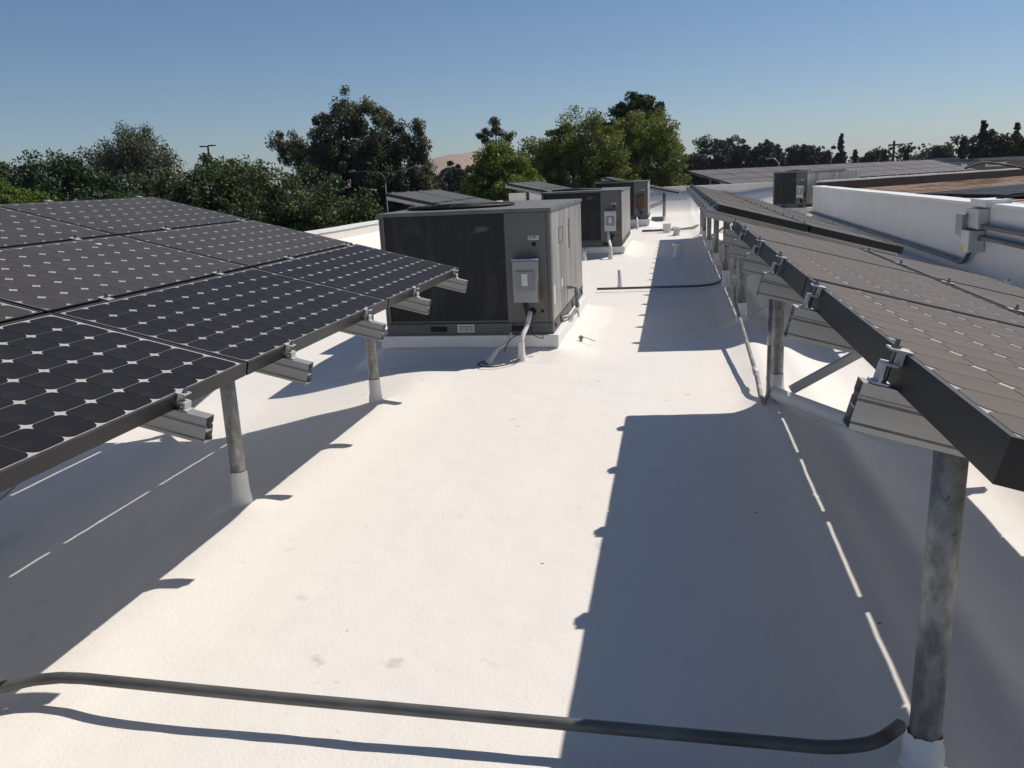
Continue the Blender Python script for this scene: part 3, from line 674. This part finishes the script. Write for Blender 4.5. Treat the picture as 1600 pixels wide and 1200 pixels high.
# ------------------------------------------------------------------ boxes and conduits on the right parapet wall
wb = thing('wall_box', 'grey electrical boxes mounted on the right parapet wall', 'electrical box', (3.995, 12.4, .30))
MB().box((-.13, -.50, .32), (0, -.02, .58)).build('upper_box', 'box_light', wb, bevel=.008)
MB().box((-.20, -.12, .22), (0, .16, .50)).build('side_box', 'box_grey', wb, bevel=.008)
lo_ = MB().box((-.20, -.42, .02), (0, -.10, .30)).build('lower_box', 'box_light', wb, bevel=.008)
MB().box((-.203, -.22, .03), (-.2005, -.13, .10)).build('warning_sticker', 'label_yellow', lo_)
MB().box((-.10, -.62, .605), (.22, -.05, .70)).build('top_box', 'white_paint', wb, bevel=.008)
MB().tube(bent([(-.08, .10, .45), (-.14, .16, .36), (-.10, .2, .15), (-.06, .12, 0)], .06), .03, 12).build('elbow', 'box_light', wb, True)
roof_pipe('long dark conduit along the foot of the right parapet wall', [(3.93, 26.0, .20), (3.93, 13.2, .14), (3.93, 12.55, .12), (3.93, 12.0, .52), (3.94, 6.0, .50)], .032, 'conduit_grey', rad=.16, name='wall_conduit')
roof_pipe('upper dark conduit leaving the wall boxes', [(3.93, 12.15, .66), (3.94, 6.0, .64)], .032, 'conduit_grey', name='wall_conduit')
cable('black cable draped over the parapet behind the boxes', [(4.1, 12.0, 1.0), (4.3, 11.7, 1.06), (4.55, 11.0, 1.02), (4.8, 10.6, .7)], .02)
cable('black cable arching over the far parapet onto the tile roof', [(4 + 5.6, 31.2, 1.2), (10.2, 31.4, 1.36), (11.0, 31.6, 1.25), (11.6, 31.2, 1.05), (11.8, 30.4, .75), (12.5, 29.4, .62)], .035)

# ------------------------------------------------------------------ sloping tile roof inside the parapets
w2 = wall('parapet_wall', [(WB.x + .35, WB.y + .36), ((WB + e1 * 34).x, (WB + e1 * 34).y)], -.3, 1.03, .22, 'far parapet with dark inner face behind the tile roof', 'brown_fascia')
tr = thing('tile_roof', 'brown shingled roof slope behind the right parapet wall', 'roof', WB.to_tuple(), phi)
# local x along far parapet, local -y towards camera; slope falls away from the parapet
sl = R(1.6); nc = 24
for i in range(nc):
    y0 = -.05 - i * .42; z0 = .79 - math.tan(sl) * (i * .42)
    b = MB(); m = 24; x0 = (.42 + .05 + .733 * y0) / .68 + .1; x1 = 34
    pts = [x0 + (x1 - x0) * k / m for k in range(m + 1)]
    vs = []; 
    for x in pts:
        w = random.uniform(-.012, .012); vs += [(x, y0, z0 - .012), (x, y0 - .43, z0 - .012 - math.tan(sl) * .42 + .030 + w * .4), (x, y0 - .432 + w, z0 - .045 - math.tan(sl) * .42)]
    fs = []
    for k in range(m): fs += [(k * 3, k * 3 + 1, (k + 1) * 3 + 1, (k + 1) * 3), (k * 3 + 1, k * 3 + 2, (k + 1) * 3 + 2, (k + 1) * 3 + 1)]
    b.add(vs, fs); b.build('tile_course', 'tile_brown', tr)
ra = thing('solar_array', 'flush dark solar panels on the brown tile roof', 'solar array', (WB - e1 * 1.9 - e2 * 4.1).to_tuple(), phi, 'background solar arrays')
for i in range(7):
    for j in range(5):
        if i * 1.6 - 1.9 < (.5 - .733 * (4.1 + j * .85 + .85)) / .68: continue
        A2 = Matrix.Translation((i * 1.6, -j * .85, .79 - math.tan(sl) * (4.1 + j * .85) + .09)) @ Matrix.Rotation(-R(90), 4, 'Z') @ Matrix.Rotation(sl, 4, 'Y')
        p = inst('solar_panel', LAM_L, ra, A2); inst('frame', FR_L, p); tag(inst('solar_cells', CELLS['solar_cell_clean'], p, Matrix.Translation((0, 0, -.0035))), kind='stuff')

# ------------------------------------------------------------------ ground and far buildings
b = MB(); G_ = 5000
b.add([(-G_, -600, -5), (G_, -600, -5), (G_, 6000, -5), (-G_, 6000, -5)], [(0, 1, 2, 3)])
tag(b.build('ground', 'asphalt'), kind='structure')
fb = thing('far_building', 'low grey flat-roofed building with white sign beyond the tile roof', 'building', (16.6, 60, -5))
MB().box((0, 0, 0), (5.6, 8, 6.32)).build('wall', 'far_grey', fb)
MB().box((2.4, -.8, 6.33), (6.9, 8.3, 6.50)).build('roof', 'far_grey', fb)
sg = MB().box((3.0, -.12, 5.95), (4.25, -.005, 6.22)).build('sign', 'label_white', fb)
b = MB(); x = 3.15
for w in (.12, .10, .14, .08, .12, .10): b.box((x, -.125, 6.05), (x + w, -.121, 6.12)); x += w + .05
b.build('lettering', 'label_ink', sg)
MB().box((5.62, .4, 5.0), (6.6, 7.8, 6.30)).build('recess_shade', 'far_dark', fb)  # solid block, its dark colour stands in for the shade under the roof
MB().box((1.6, -.02, 5.8), (1.95, -.002, 6.2)).build('wall_plate', 'label_white', fb)
MB().box((.9, 2, 6.33), (2.1, 4, 6.62)).build('roof_unit', 'box_grey', fb)
wr = thing('white_building', 'long white roofed building edge at far right', 'building', (24, 64, -5)); MB().box((0, 0, 0), (14, 12, 6.15)).build('wall', 'label_white', wr); MB().box((-.2, -.2, 6.151), (14.2, 12.2, 6.3)).build('roof', 'white_paint', wr)
fr2 = thing('canopy_roof', 'grey roof corner with mast at the far right edge', 'building', (18.6, 45, -5)); MB().box((-.1, 0, 6.25), (8, 5, 6.5)).build('roof', 'far_grey', fr2); MB().box((.6, .4, 0), (7.6, 4.6, 6.24)).build('wall', 'label_white', fr2); MB().tube([(.45, .8, 6.5), (.62, .8, 7.2)], .03, 6).build('mast', 'lamp_metal', fr2)

# ------------------------------------------------------------------ hill
hx_ = np.linspace(-1500, 1500, 121); hy_ = np.linspace(1300, 2300, 41)
HX, HY = np.meshgrid(hx_, hy_, indexing='ij')
prof = 52 * np.exp(-((HX + 395) / 85) ** 2) + 34 * np.exp(-((HX + 560) / 200) ** 2) + 22 * np.exp(-((HX + 900) / 300) ** 2) + 12 * np.exp(-((HX - 300) / 500) ** 2)
HZ = -8 + prof * np.sin(np.clip((HY - 1300) / 1000, 0, 1) * math.pi) ** .8 + 14 * value_noise(HX, HY, .012, 21) * np.sin(np.clip((HY - 1300) / 1000, 0, 1) * math.pi)
I = np.arange(HX.size).reshape(HX.shape)
F = np.stack([I[:-1, :-1], I[1:, :-1], I[1:, 1:], I[:-1, 1:]], -1).reshape(-1, 4)
tag(mk('hill', npmesh('hill', np.stack([HX, HY, HZ], -1).reshape(-1, 3), F, True), 'hill_dry'), kind='structure')

# ------------------------------------------------------------------ trees
GZ = -5.0
def leaves(centers, radii, n_per, size, flat=.7, elong=1.8, seed=0, droop=0.0, scale_jit=.5):
    r = np.random.default_rng(seed); P = []; 
    C_ = np.repeat(np.asarray(centers), n_per, 0); RR = np.repeat(np.asarray(radii), n_per)
    d = r.normal(size=(len(C_), 3)); d /= np.linalg.norm(d, axis=1, keepdims=True)
    rad = RR * r.random(len(C_)) ** .45
    P = C_ + d * rad[:, None] * np.array([1, 1, flat])
    nrm = r.normal(size=P.shape) + np.array([0, 0, .7]); nrm /= np.linalg.norm(nrm, axis=1, keepdims=True)
    t = np.cross(nrm, r.normal(size=P.shape)); t[:, 2] -= droop; t -= nrm * (t * nrm).sum(1, keepdims=True); t /= np.linalg.norm(t, axis=1, keepdims=True) + 1e-9
    bt = np.cross(nrm, t); s = size * (1 - scale_jit / 2 + scale_jit * r.random(len(P)))[:, None]
    V = np.empty((len(P), 4, 3), np.float32)
    V[:, 0] = P - t * s * elong * .5; V[:, 1] = P + bt * s * .5; V[:, 2] = P + t * s * elong * .5; V[:, 3] = P - bt * s * .5
    return V.reshape(-1, 3)
def tree(name, label, cat, x, y, lobes, leafmat, n_cl, n_per, size, cl_r, seed, trunk_r=.25, bark='bark', flat=.75, elong=1.7, droop=0, shell=.55, group=None, trunk_top=None, core=.25, limbs=True, rough=.10):
    """lobes: (dx,dy,z,rx,ry,rz) in metres, z above the roof datum"""
    r = np.random.default_rng(seed); root = thing(name, label, cat, (x, y, GZ), 0, group)
    cen = []; rad = []
    vol = np.array([l[3] * l[4] * l[5] for l in lobes]) ** .75; vol /= vol.sum()
    for l, w in zip(lobes, vol):
        k = max(3, int(n_cl * w)); d = r.normal(size=(k, 3)); d /= np.linalg.norm(d, axis=1, keepdims=True)
        q = (shell + (1 - shell) * r.random(k) ** .8) * (1 + rough * r.normal(size=k)); q[: int(k * core)] *= r.random(int(k * core))
        c = d * q[:, None] * np.array(l[3:6]) + np.array([l[0], l[1], l[2] - GZ]); cen.append(c); rad.append(cl_r * (.6 + .8 * r.random(k)))
    cen = np.concatenate(cen); rad = np.concatenate(rad)
    V = leaves(cen, rad, int(n_per * 2.8), size * .60, flat, elong, seed + 1, droop)
    F = np.arange(len(V), dtype=np.int32).reshape(-1, 4)
    inst_m = npmesh('crown', V, F); mk('crown', inst_m, leafmat, root)
    zmax = max(l[2] for l in lobes) - GZ
    zt = (trunk_top - GZ) if trunk_top else zmax * .85
    b = MB(); b.tube([(0, 0, -.1), (.05, 0, zt * .3), (-.05, .05, zt * .65), (0, 0, zt)], [trunk_r * 1.3, trunk_r, trunk_r * .7, trunk_r * .25], 10)
    if limbs:
        order = r.permutation(len(cen))[:26]
        for i in order:
            p = Vector(cen[i]); s0 = Vector((0, 0, max(1.5, min(zt * .9, p.z * .62)))); mid_ = s0.lerp(p, .5) + Vector((0, 0, -.06 * (p - s0).length))
            b.tube([s0, mid_, p], [trunk_r * .34, trunk_r * .2, trunk_r * .06], 6, False)
    b.build('trunk', bark, root, True)
    return root
def ell(*a): return a
T = 'tree'
r_ = random.Random(12); EUC = []
for k in range(16):
    a = R(r_.uniform(-15, 195)); q = r_.uniform(.92, 1.12); EUC.append((.2 + math.cos(a) * 3.1 * q, r_.uniform(-.6, .6), 2.9 + math.sin(a) * 2.5 * q, r_.uniform(.28, .6), .45, r_.uniform(.3, .65)))
tree('pine_tree', 'dark round-topped pine at the far left', T, -37, 45, [(0, 0, .3, 5.6, 4.5, 3.7), (-3, 0, .0, 4.5, 3, 3.3), (2.2, 0, .0, 3.2, 3, 3.0)], 'leaf_pine', 700, 55, .15, .55, 1, .4, elong=3.0, flat=1.0, shell=.88, rough=.035)
tree('leafy_bush', 'bright green treetop above the left array, at the photo edge', T, -19.2, 22.2, [(-.6, 0, 1.3, .9, .9, .85), (.8, 0, 1.1, .7, .7, .7), (-1.6, 0, 1.6, .8, .8, .8)], 'leaf_bright', 90, 60, .10, .32, 2, .12)
tree('eucalyptus_tree', 'grey-green eucalyptus behind the left array', T, -41, 60, [(.6, 0, 4.6, 2.3, 2.2, 2.0), (-2.2, 0, 3.6, 1.6, 1.8, 1.7), (2.4, 0, 2.8, 1.6, 2, 2.0), (-3.4, 0, 2.0, 2.0, 2, 1.6), (0, 0, 1.6, 3.4, 2.4, 2.2)], 'leaf_euc_grey', 380, 46, .16, .62, 3, .3, 'bark_pale', elong=2.3, droop=.8, flat=1.1, rough=.18)
tree('evergreen_tree', 'dense dark glossy tree in front of the tall eucalyptus, left one', T, -16.0, 28, [(0, 0, 1.0, 2.2, 2.2, 1.75), (1.3, 0, .4, 1.7, 1.8, 1.9), (-1.9, 0, .7, 1.6, 1.6, 1.5), (-3.6, .5, .2, 1.5, 1.6, 1.5)], 'leaf_ficus', 430, 60, .115, .42, 4, .3)
tree('evergreen_tree', 'dense dark glossy tree in front of the tall eucalyptus, right one', T, -11.6, 26, [(-.9, 0, .7, 1.5, 1.6, 1.6), (.6, 0, .5, 1.6, 1.7, 1.3), (-.2, 0, -.7, 2.4, 2.2, 1.7), (2.0, .5, -.6, 1.4, 1.6, 1.1), (-2.4, .3, -.2, 1.2, 1.3, 1.4)], 'leaf_ficus', 430, 60, .11, .40, 5, .28)
tree('evergreen_tree', 'low dark bushy tree between the pine and the grey eucalyptus', T, -25.5, 36, [(1.2, 0, -.3, 1.6, 1.6, 1.4), (3.2, 0, .3, 1.6, 1.6, 1.5), (-.8, 0, -.7, 1.4, 1.5, 1.2)], 'leaf_ficus', 220, 55, .14, .5, 6, .25)
tree('eucalyptus_tree', 'tall dark spreading eucalyptus, highest crown on the left', T, -17.2, 45, [(0.2, 0, 5.2, 1.0, 1.2, 1.5), (-.3, 0, 3.5, 2.1, 2.0, 1.5), (2.0, 0, 3.4, 1.15, 1.4, 1.2), (-2.5, 0, 3.0, 1.05, 1.2, 1.1), (-3.9, 0, 4.0, .65, .8, .75), (-3.5, 0, 3.4, .6, .7, .6), (.6, 0, 2.0, 3.2, 2.4, 1.9), (1.6, .5, 0.4, 2.6, 2.2, 1.8), (-1.2, .5, .2, 2.6, 2.2, 1.8), (3.9, 0, 4.0, .5, .6, .85), (3.7, 0, 3.1, .6, .6, .7), (3.6, 0, 1.3, 1.2, 1.2, 1.4), (1.9, 0, 4.8, .5, .6, .5), (-1.6, 0, 4.8, .6, .6, .6)] + EUC, 'leaf_euc', 760, 52, .12, .36, 7, .42, 'bark', elong=2.5, droop=.9, shell=.5, flat=1.15, rough=.12)
tree('broadleaf_tree', 'bright green tree right of the dry hill', T, -7.4, 36, [(0, 0, 2.3, .8, .9, .9), (-.5, 0, 1.4, 1.2, 1.2, 1.1), (.8, 0, 1.2, 1.1, 1.2, 1.1), (0, 0, .2, 1.7, 1.6, 1.2)], 'leaf_bright', 280, 60, .12, .34, 8, .2)
tree('eucalyptus_tree', 'sparse dark treetop poking up behind the bright green tree', T, -9.4, 46, [(0, 0, 4.3, .4, .5, .5), (-.6, 0, 3.7, .4, .4, .6), (.5, 0, 3.7, .45, .4, .5), (0, 0, 2.6, .9, .8, 1.3)], 'leaf_euc', 95, 24, .11, .24, 9, .16, elong=2.3, droop=.5)
tree('sycamore_tree', 'broad yellowish-green tree behind the rooftop units, left half', T, -5.0, 44, [(.1, 0, 3.2, 1.4, 1.3, 1.5), (-1.4, 0, 2.3, 1.5, 1.4, 1.5), (-2.3, 0, 1.0, 1.5, 1.4, 1.5), (1.3, 0, 2.2, 1.7, 1.5, 1.7), (-.6, 0, .4, 2.8, 2, 1.6), (2.0, 0, .8, 1.7, 1.5, 1.6)], 'leaf_syc', 560, 66, .12, .40, 10, .3, 'bark_pale')
tree('sycamore_tree', 'broad yellowish-green tree behind the rooftop units, right half', T, -1.55, 46, [(0, 0, 3.0, 1.6, 1.4, 1.5), (1.0, 0, 2.4, 1.2, 1.3, 1.7), (-1.2, 0, 2.6, 1.4, 1.3, 1.5), (1.3, 0, .6, 1.05, 1.2, 1.5), (0, 0, .5, 2.0, 2, 1.5), (-1.6, 0, .4, 1.3, 1.4, 1.4)], 'leaf_syc', 420, 66, .12, .40, 11, .3, 'bark_pale')
tree('pine_tree', 'dark pine top showing above the sycamores', T, -3.2, 75, [(0, 0, 6.8, 2.0, 1.8, 1.2), (1.2, 0, 6.0, 1.2, 1.4, 1.0), (-.6, 0, 5.4, 1.8, 1.6, 1.0), (-2.4, 0, 5.3, 1.2, 1, .5), (0, 0, 3.8, 1.8, 1.6, 1.4)], 'leaf_pine', 180, 60, .2, .5, 12, .35, elong=2.4)
# bare tree
bt = thing('bare_tree', 'leafless grey treetop between bright green tree and sycamores', T, (-9.6, 50, GZ)); b = MB(); b.tube([(0, 0, 0), (0, 0, 6), (.1, 0, 8.4)], [.16, .1, .03], 8)
r_ = random.Random(3)
for i in range(26):
    z = r_.uniform(5.6, 8.0); a = r_.uniform(0, 6.28); l = r_.uniform(.5, 1.3)
    p = Vector((0, 0, z)); q = p + Vector((math.cos(a) * l, math.sin(a) * l, l * r_.uniform(.5, 1.1))); b.tube([p, p.lerp(q, .5) + Vector((0, 0, .05)), q], [.03, .02, .008], 5, False)
b.build('trunk', 'bark_pale', bt); bt.location.x = -9.0
# far trees
def far_round(label, x, y, z, w, h, seed, m='leaf_far', n=150, name='far_tree'):
    r = np.random.default_rng(seed); lob = [(0, 0, z - h * .42, w, w, h * .42)]
    for k in range(5): lob.append((r.uniform(-.7, .7) * w, r.uniform(-.3, .3) * w, z - h * r.uniform(.2, .8), w * r.uniform(.4, .7), w * .5, h * r.uniform(.18, .3)))
    return tree(name, label, T, x, y, lob, m, n, 40, .36, w * .24, seed, .3, shell=.6, group='distant trees', limbs=False)
def conifer(label, x, y, z, w, h, seed, m='leaf_far', sparse=1.0):
    r = np.random.default_rng(seed); root = thing('conifer_tree', label, T, (x, y, GZ), 0, 'distant trees')
    H = z - GZ; cen = []; rad = []
    for i in range(int(170 * sparse + 30)):
        f = r.random() ** .75; ww = w * (.06 + .94 * f ** .9) * (.72 + .28 * math.sin(f * 34 + seed) * (1.4 - sparse)) ; a = r.uniform(0, 6.28); q = ww * r.uniform(.2, 1)
        cen.append((math.cos(a) * q, math.sin(a) * q, H - .25 - f * h - q * .15 + r.uniform(-.25, .25))); rad.append(max(.20, ww * .22))
    V = leaves(cen, rad, 34, .30, .5, 2.0, seed); mk('crown', npmesh('crown', V, np.arange(len(V), dtype=np.int32).reshape(-1, 4)), m, root)
    MB().tube([(0, 0, 0), (0, 0, H * .97)], [.35, .06], 8).build('trunk', 'bark', root, True)
# u(px) -> x at distance handled by hand: x = (u-1052)/1306*Y (plus a little)
def ux(u, Y): return (u - 1052) / 1306 * Y * 1.045
def vz(u, v, Y): return CAM_H + ((268.8 - .046 * (u - 1052)) - v) / 1306 * Y * 1.02
spec = [
 ('R', 1098, 219, 150, 30, 'dark rounded distant tree right of the sycamores', 'leaf_far'),
 ('R', 1078, 245, 140, 14, 'small dark rounded tree low beside the sycamores', 'leaf_far'),
 ('R', 1134, 221, 155, 22, 'second dark rounded distant tree from the sycamores', 'leaf_far'),
 ('R', 1176, 228, 150, 20, 'third dark rounded distant tree from the sycamores', 'leaf_far'),
 ('R', 1226, 230, 170, 16, 'dark distant tree left of the tallest pointed conifer', 'leaf_far'),
 ('R', 1252, 236, 172, 18, 'dark distant tree touching the tallest pointed conifer', 'leaf_far'),
 ('C', 1277, 216, 165, 12, 'tallest pointed dark conifer on the right horizon', 'leaf_far'),
 ('C', 1200, 243, 168, 5, 'thin dark spire-like conifer by the street light', 'leaf_far'),
 ('C', 1296, 238, 175, 9, 'small conifer right of the tallest pointed one', 'leaf_far'),
 ('R', 1315, 243, 180, 16, 'low distant tree left of the utility pole', 'leaf_far'),
 ('C', 1334, 237, 170, 13, 'conifer just left of the utility pole', 'leaf_far'),
 ('C', 1362, 238, 170, 13, 'conifer just right of the utility pole', 'leaf_far'),
 ('R', 1392, 235, 190, 22, 'pale distant tree between utility pole and tall conifers', 'leaf_far_olive'),
 ('R', 1408, 236, 175, 16, 'dark distant tree left of the tall conifer group', 'leaf_far'),
 ('C', 1432, 222, 120, 18, 'dark conifer at the left of the tall group', 'leaf_far'),
 ('C', 1455, 202, 115, 20, 'tallest conifer of the group above the grey building', 'leaf_far'),
 ('R', 1470, 214, 118, 26, 'rounded dark tree beside the tallest conifer of the group', 'leaf_far'),
 ('S', 1496, 205, 120, 13, 'thin open-branched conifer right of the tall group', 'leaf_far'),
 ('R', 1512, 225, 110, 22, 'olive tree below the open-branched conifer', 'leaf_far_olive'),
 ('S', 1530, 219, 140, 15, 'pale open conifer toward the right edge', 'leaf_far_olive'),
 ('R', 1552, 228, 110, 20, 'broad olive tree toward the right edge', 'leaf_far_olive'),
 ('R', 1588, 212, 90, 30, 'olive-green tree at the right edge of the photo', 'leaf_far_olive'),
 ('R', 1640, 205, 90, 40, 'olive-green tree cut off by the right edge', 'leaf_far_olive'),
 ('R', 692, 268, 110, 22, 'low dark tree in front of the dry hill', 'leaf_far'),
 ('R', 652, 276, 105, 18, 'low dark tree left of the hill, behind the street lamp', 'leaf_far'),
 ('R', 728, 258, 115, 22, 'low dark tree between hill and bright green tree', 'leaf_far'),
]
for i, (k, u, v, Y, hw, lab, m) in enumerate(spec):
    x = ux(u, Y); z = vz(u, v, Y); w = hw / 1306 * Y * (1.15 if k == 'R' else 1.55)
    if k == 'R': far_round(lab, x, Y, z, w, min(z - GZ - 1, w * 2.4), 40 + i, m)
    else: conifer(lab, x, Y, z, w, min(z - GZ - .5, w * 4.2), 40 + i, m, 1.0 if k == 'C' else .45)
# continuous low belt of far wood closing the horizon
b_c = []; b_r = []
r = np.random.default_rng(77)
for i in range(640):
    x = r.uniform(-230, 190); Y = 215 + r.uniform(0, 25); b_c.append((x, Y, r.uniform(-4, 1.2) + (3.4 if x > 8 else 0) + (1.6 * math.sin(x * .11) + 1.0 * math.sin(x * .37 + 1)) * .6)); b_r.append(r.uniform(1.6, 3.0))
V = leaves(b_c, b_r, 40, .75, .8, 1.5, 5)
tag(mk('far_wood', npmesh('far_wood', V, np.arange(len(V), dtype=np.int32).reshape(-1, 4)), 'leaf_far'), 'dark belt of far woodland along the horizon', 'wood', None, 'stuff')

# ------------------------------------------------------------------ lamps and poles
def pole(name, label, cat, x, y): return thing(name, label, cat, (x, y, GZ))
Y = 36; x = ux(622, Y); zt = vz(622, 268, Y) - GZ
sl_ = pole('street_lamp', 'double-armed grey street lamp in front of the dry hill', 'street lamp', x, Y)
MB().tube([(0, 0, 0), (0, 0, zt - .5)], [.04, .024], 12).build('pole', 'far_grey', sl_, True)
MB().tube([(0, 0, zt - .5), (-.03, 0, zt - .25), (-.16, 0, zt - .06), (-.35, 0, zt), (-1.42, 0, zt + .06)], [.022, .021, .020, .019, .018], 10).build('arm', 'far_grey', sl_, True)
MB().tube([(0, 0, zt - .5), (.08, 0, zt - .25), (.3, 0, zt - .08), (1.35, 0, zt + .12)], [.022, .02, .019, .016], 10).build('arm', 'far_grey', sl_, True)
for s, dz in ((-1, .06), (1, .12)):
    MB().tube([(s * 1.35, 0, zt + dz), (s * 1.42, 0, zt + dz + .02), (s * 1.56, 0, zt + dz - .01), (s * 1.64, 0, zt + dz - .04)], [.03, .06, .06, .025], 10).build('lamp_head', 'far_grey', sl_, True)
Y = 120; x = ux(668, Y); zt = vz(668, 245, Y) - GZ
up_ = pole('utility_pole', 'thin utility pole in front of the dry hill', 'utility pole', x, Y); MB().tube([(0, 0, 0), (0, 0, zt)], [.17, .11], 8).build('pole', 'wood_pole', up_); MB().box((-.8, -.06, zt - .35), (.8, .06, zt - .2)).build('crossarm', 'wood_pole', up_)
Y = 70; x = ux(336, Y); zt = vz(336, 228, Y) - GZ
pl = pole('parking_lamp', 'flat twin-headed lamp showing above the dark trees at left', 'street lamp', x, Y); MB().tube([(0, 0, 0), (0, 0, zt)], [.12, .08], 8).build('pole', 'far_dark', pl)
for s in (-1, 1): MB().box((s * .42 - .28, -.2, zt - .04 + s * .02), (s * .42 + .28, .2, zt + .06 + s * .02)).build('lamp_head', 'far_dark', pl)
MB().box((-.16, -.04, zt - .03), (.16, .04, zt + .03)).build('arm', 'far_dark', pl)
Y = 145; x = ux(1345, Y); zt = vz(1345, 227, Y) - GZ
up_ = pole('utility_pole', 'utility pole with crossarm on the right horizon', 'utility pole', x, Y); MB().tube([(0, 0, 0), (0, 0, zt)], [.24, .18], 8).build('pole', 'wood_pole', up_); MB().box((-.85, -.08, zt - .75), (.85, .08, zt - .5)).build('crossarm', 'wood_pole', up_)
Y = 90; x = ux(1197, Y); zt = vz(1197, 249, Y) - GZ
s2 = pole('street_lamp', 'pale curved-arm street light above the far solar array', 'street lamp', x, Y); MB().tube([(0, 0, 0), (0, 0, zt - 1.0), (-.1, 0, zt - .5), (-.45, 0, zt - .1), (-.9, 0, zt)], [.1, .07, .06, .05, .045], 8).build('pole', 'lamp_metal', s2, True); MB().box((-1.35, -.12, zt - .12), (-.85, .12, zt + .06)).build('lamp_head', 'lamp_metal', s2)

# ------------------------------------------------------------------ haze
hz = MB().box((-2600, -560, -6.2), (2600, 2700, 60)).build('haze', None); tag(hz, kind='stuff')
hm = bpy.data.materials.new('haze'); hm.use_nodes = True; hn = hm.node_tree.nodes; hn.clear()
pvv = hn.new('ShaderNodeVolumePrincipled'); pvv.inputs['Color'].default_value = (.82, .88, 1.0, 1); pvv.inputs['Density'].default_value = .00012; pvv.inputs['Anisotropy'].default_value = .2
ho = hn.new('ShaderNodeOutputMaterial'); hm.node_tree.links.new(pvv.outputs[0], ho.inputs['Volume']); hz.data.materials.append(hm)
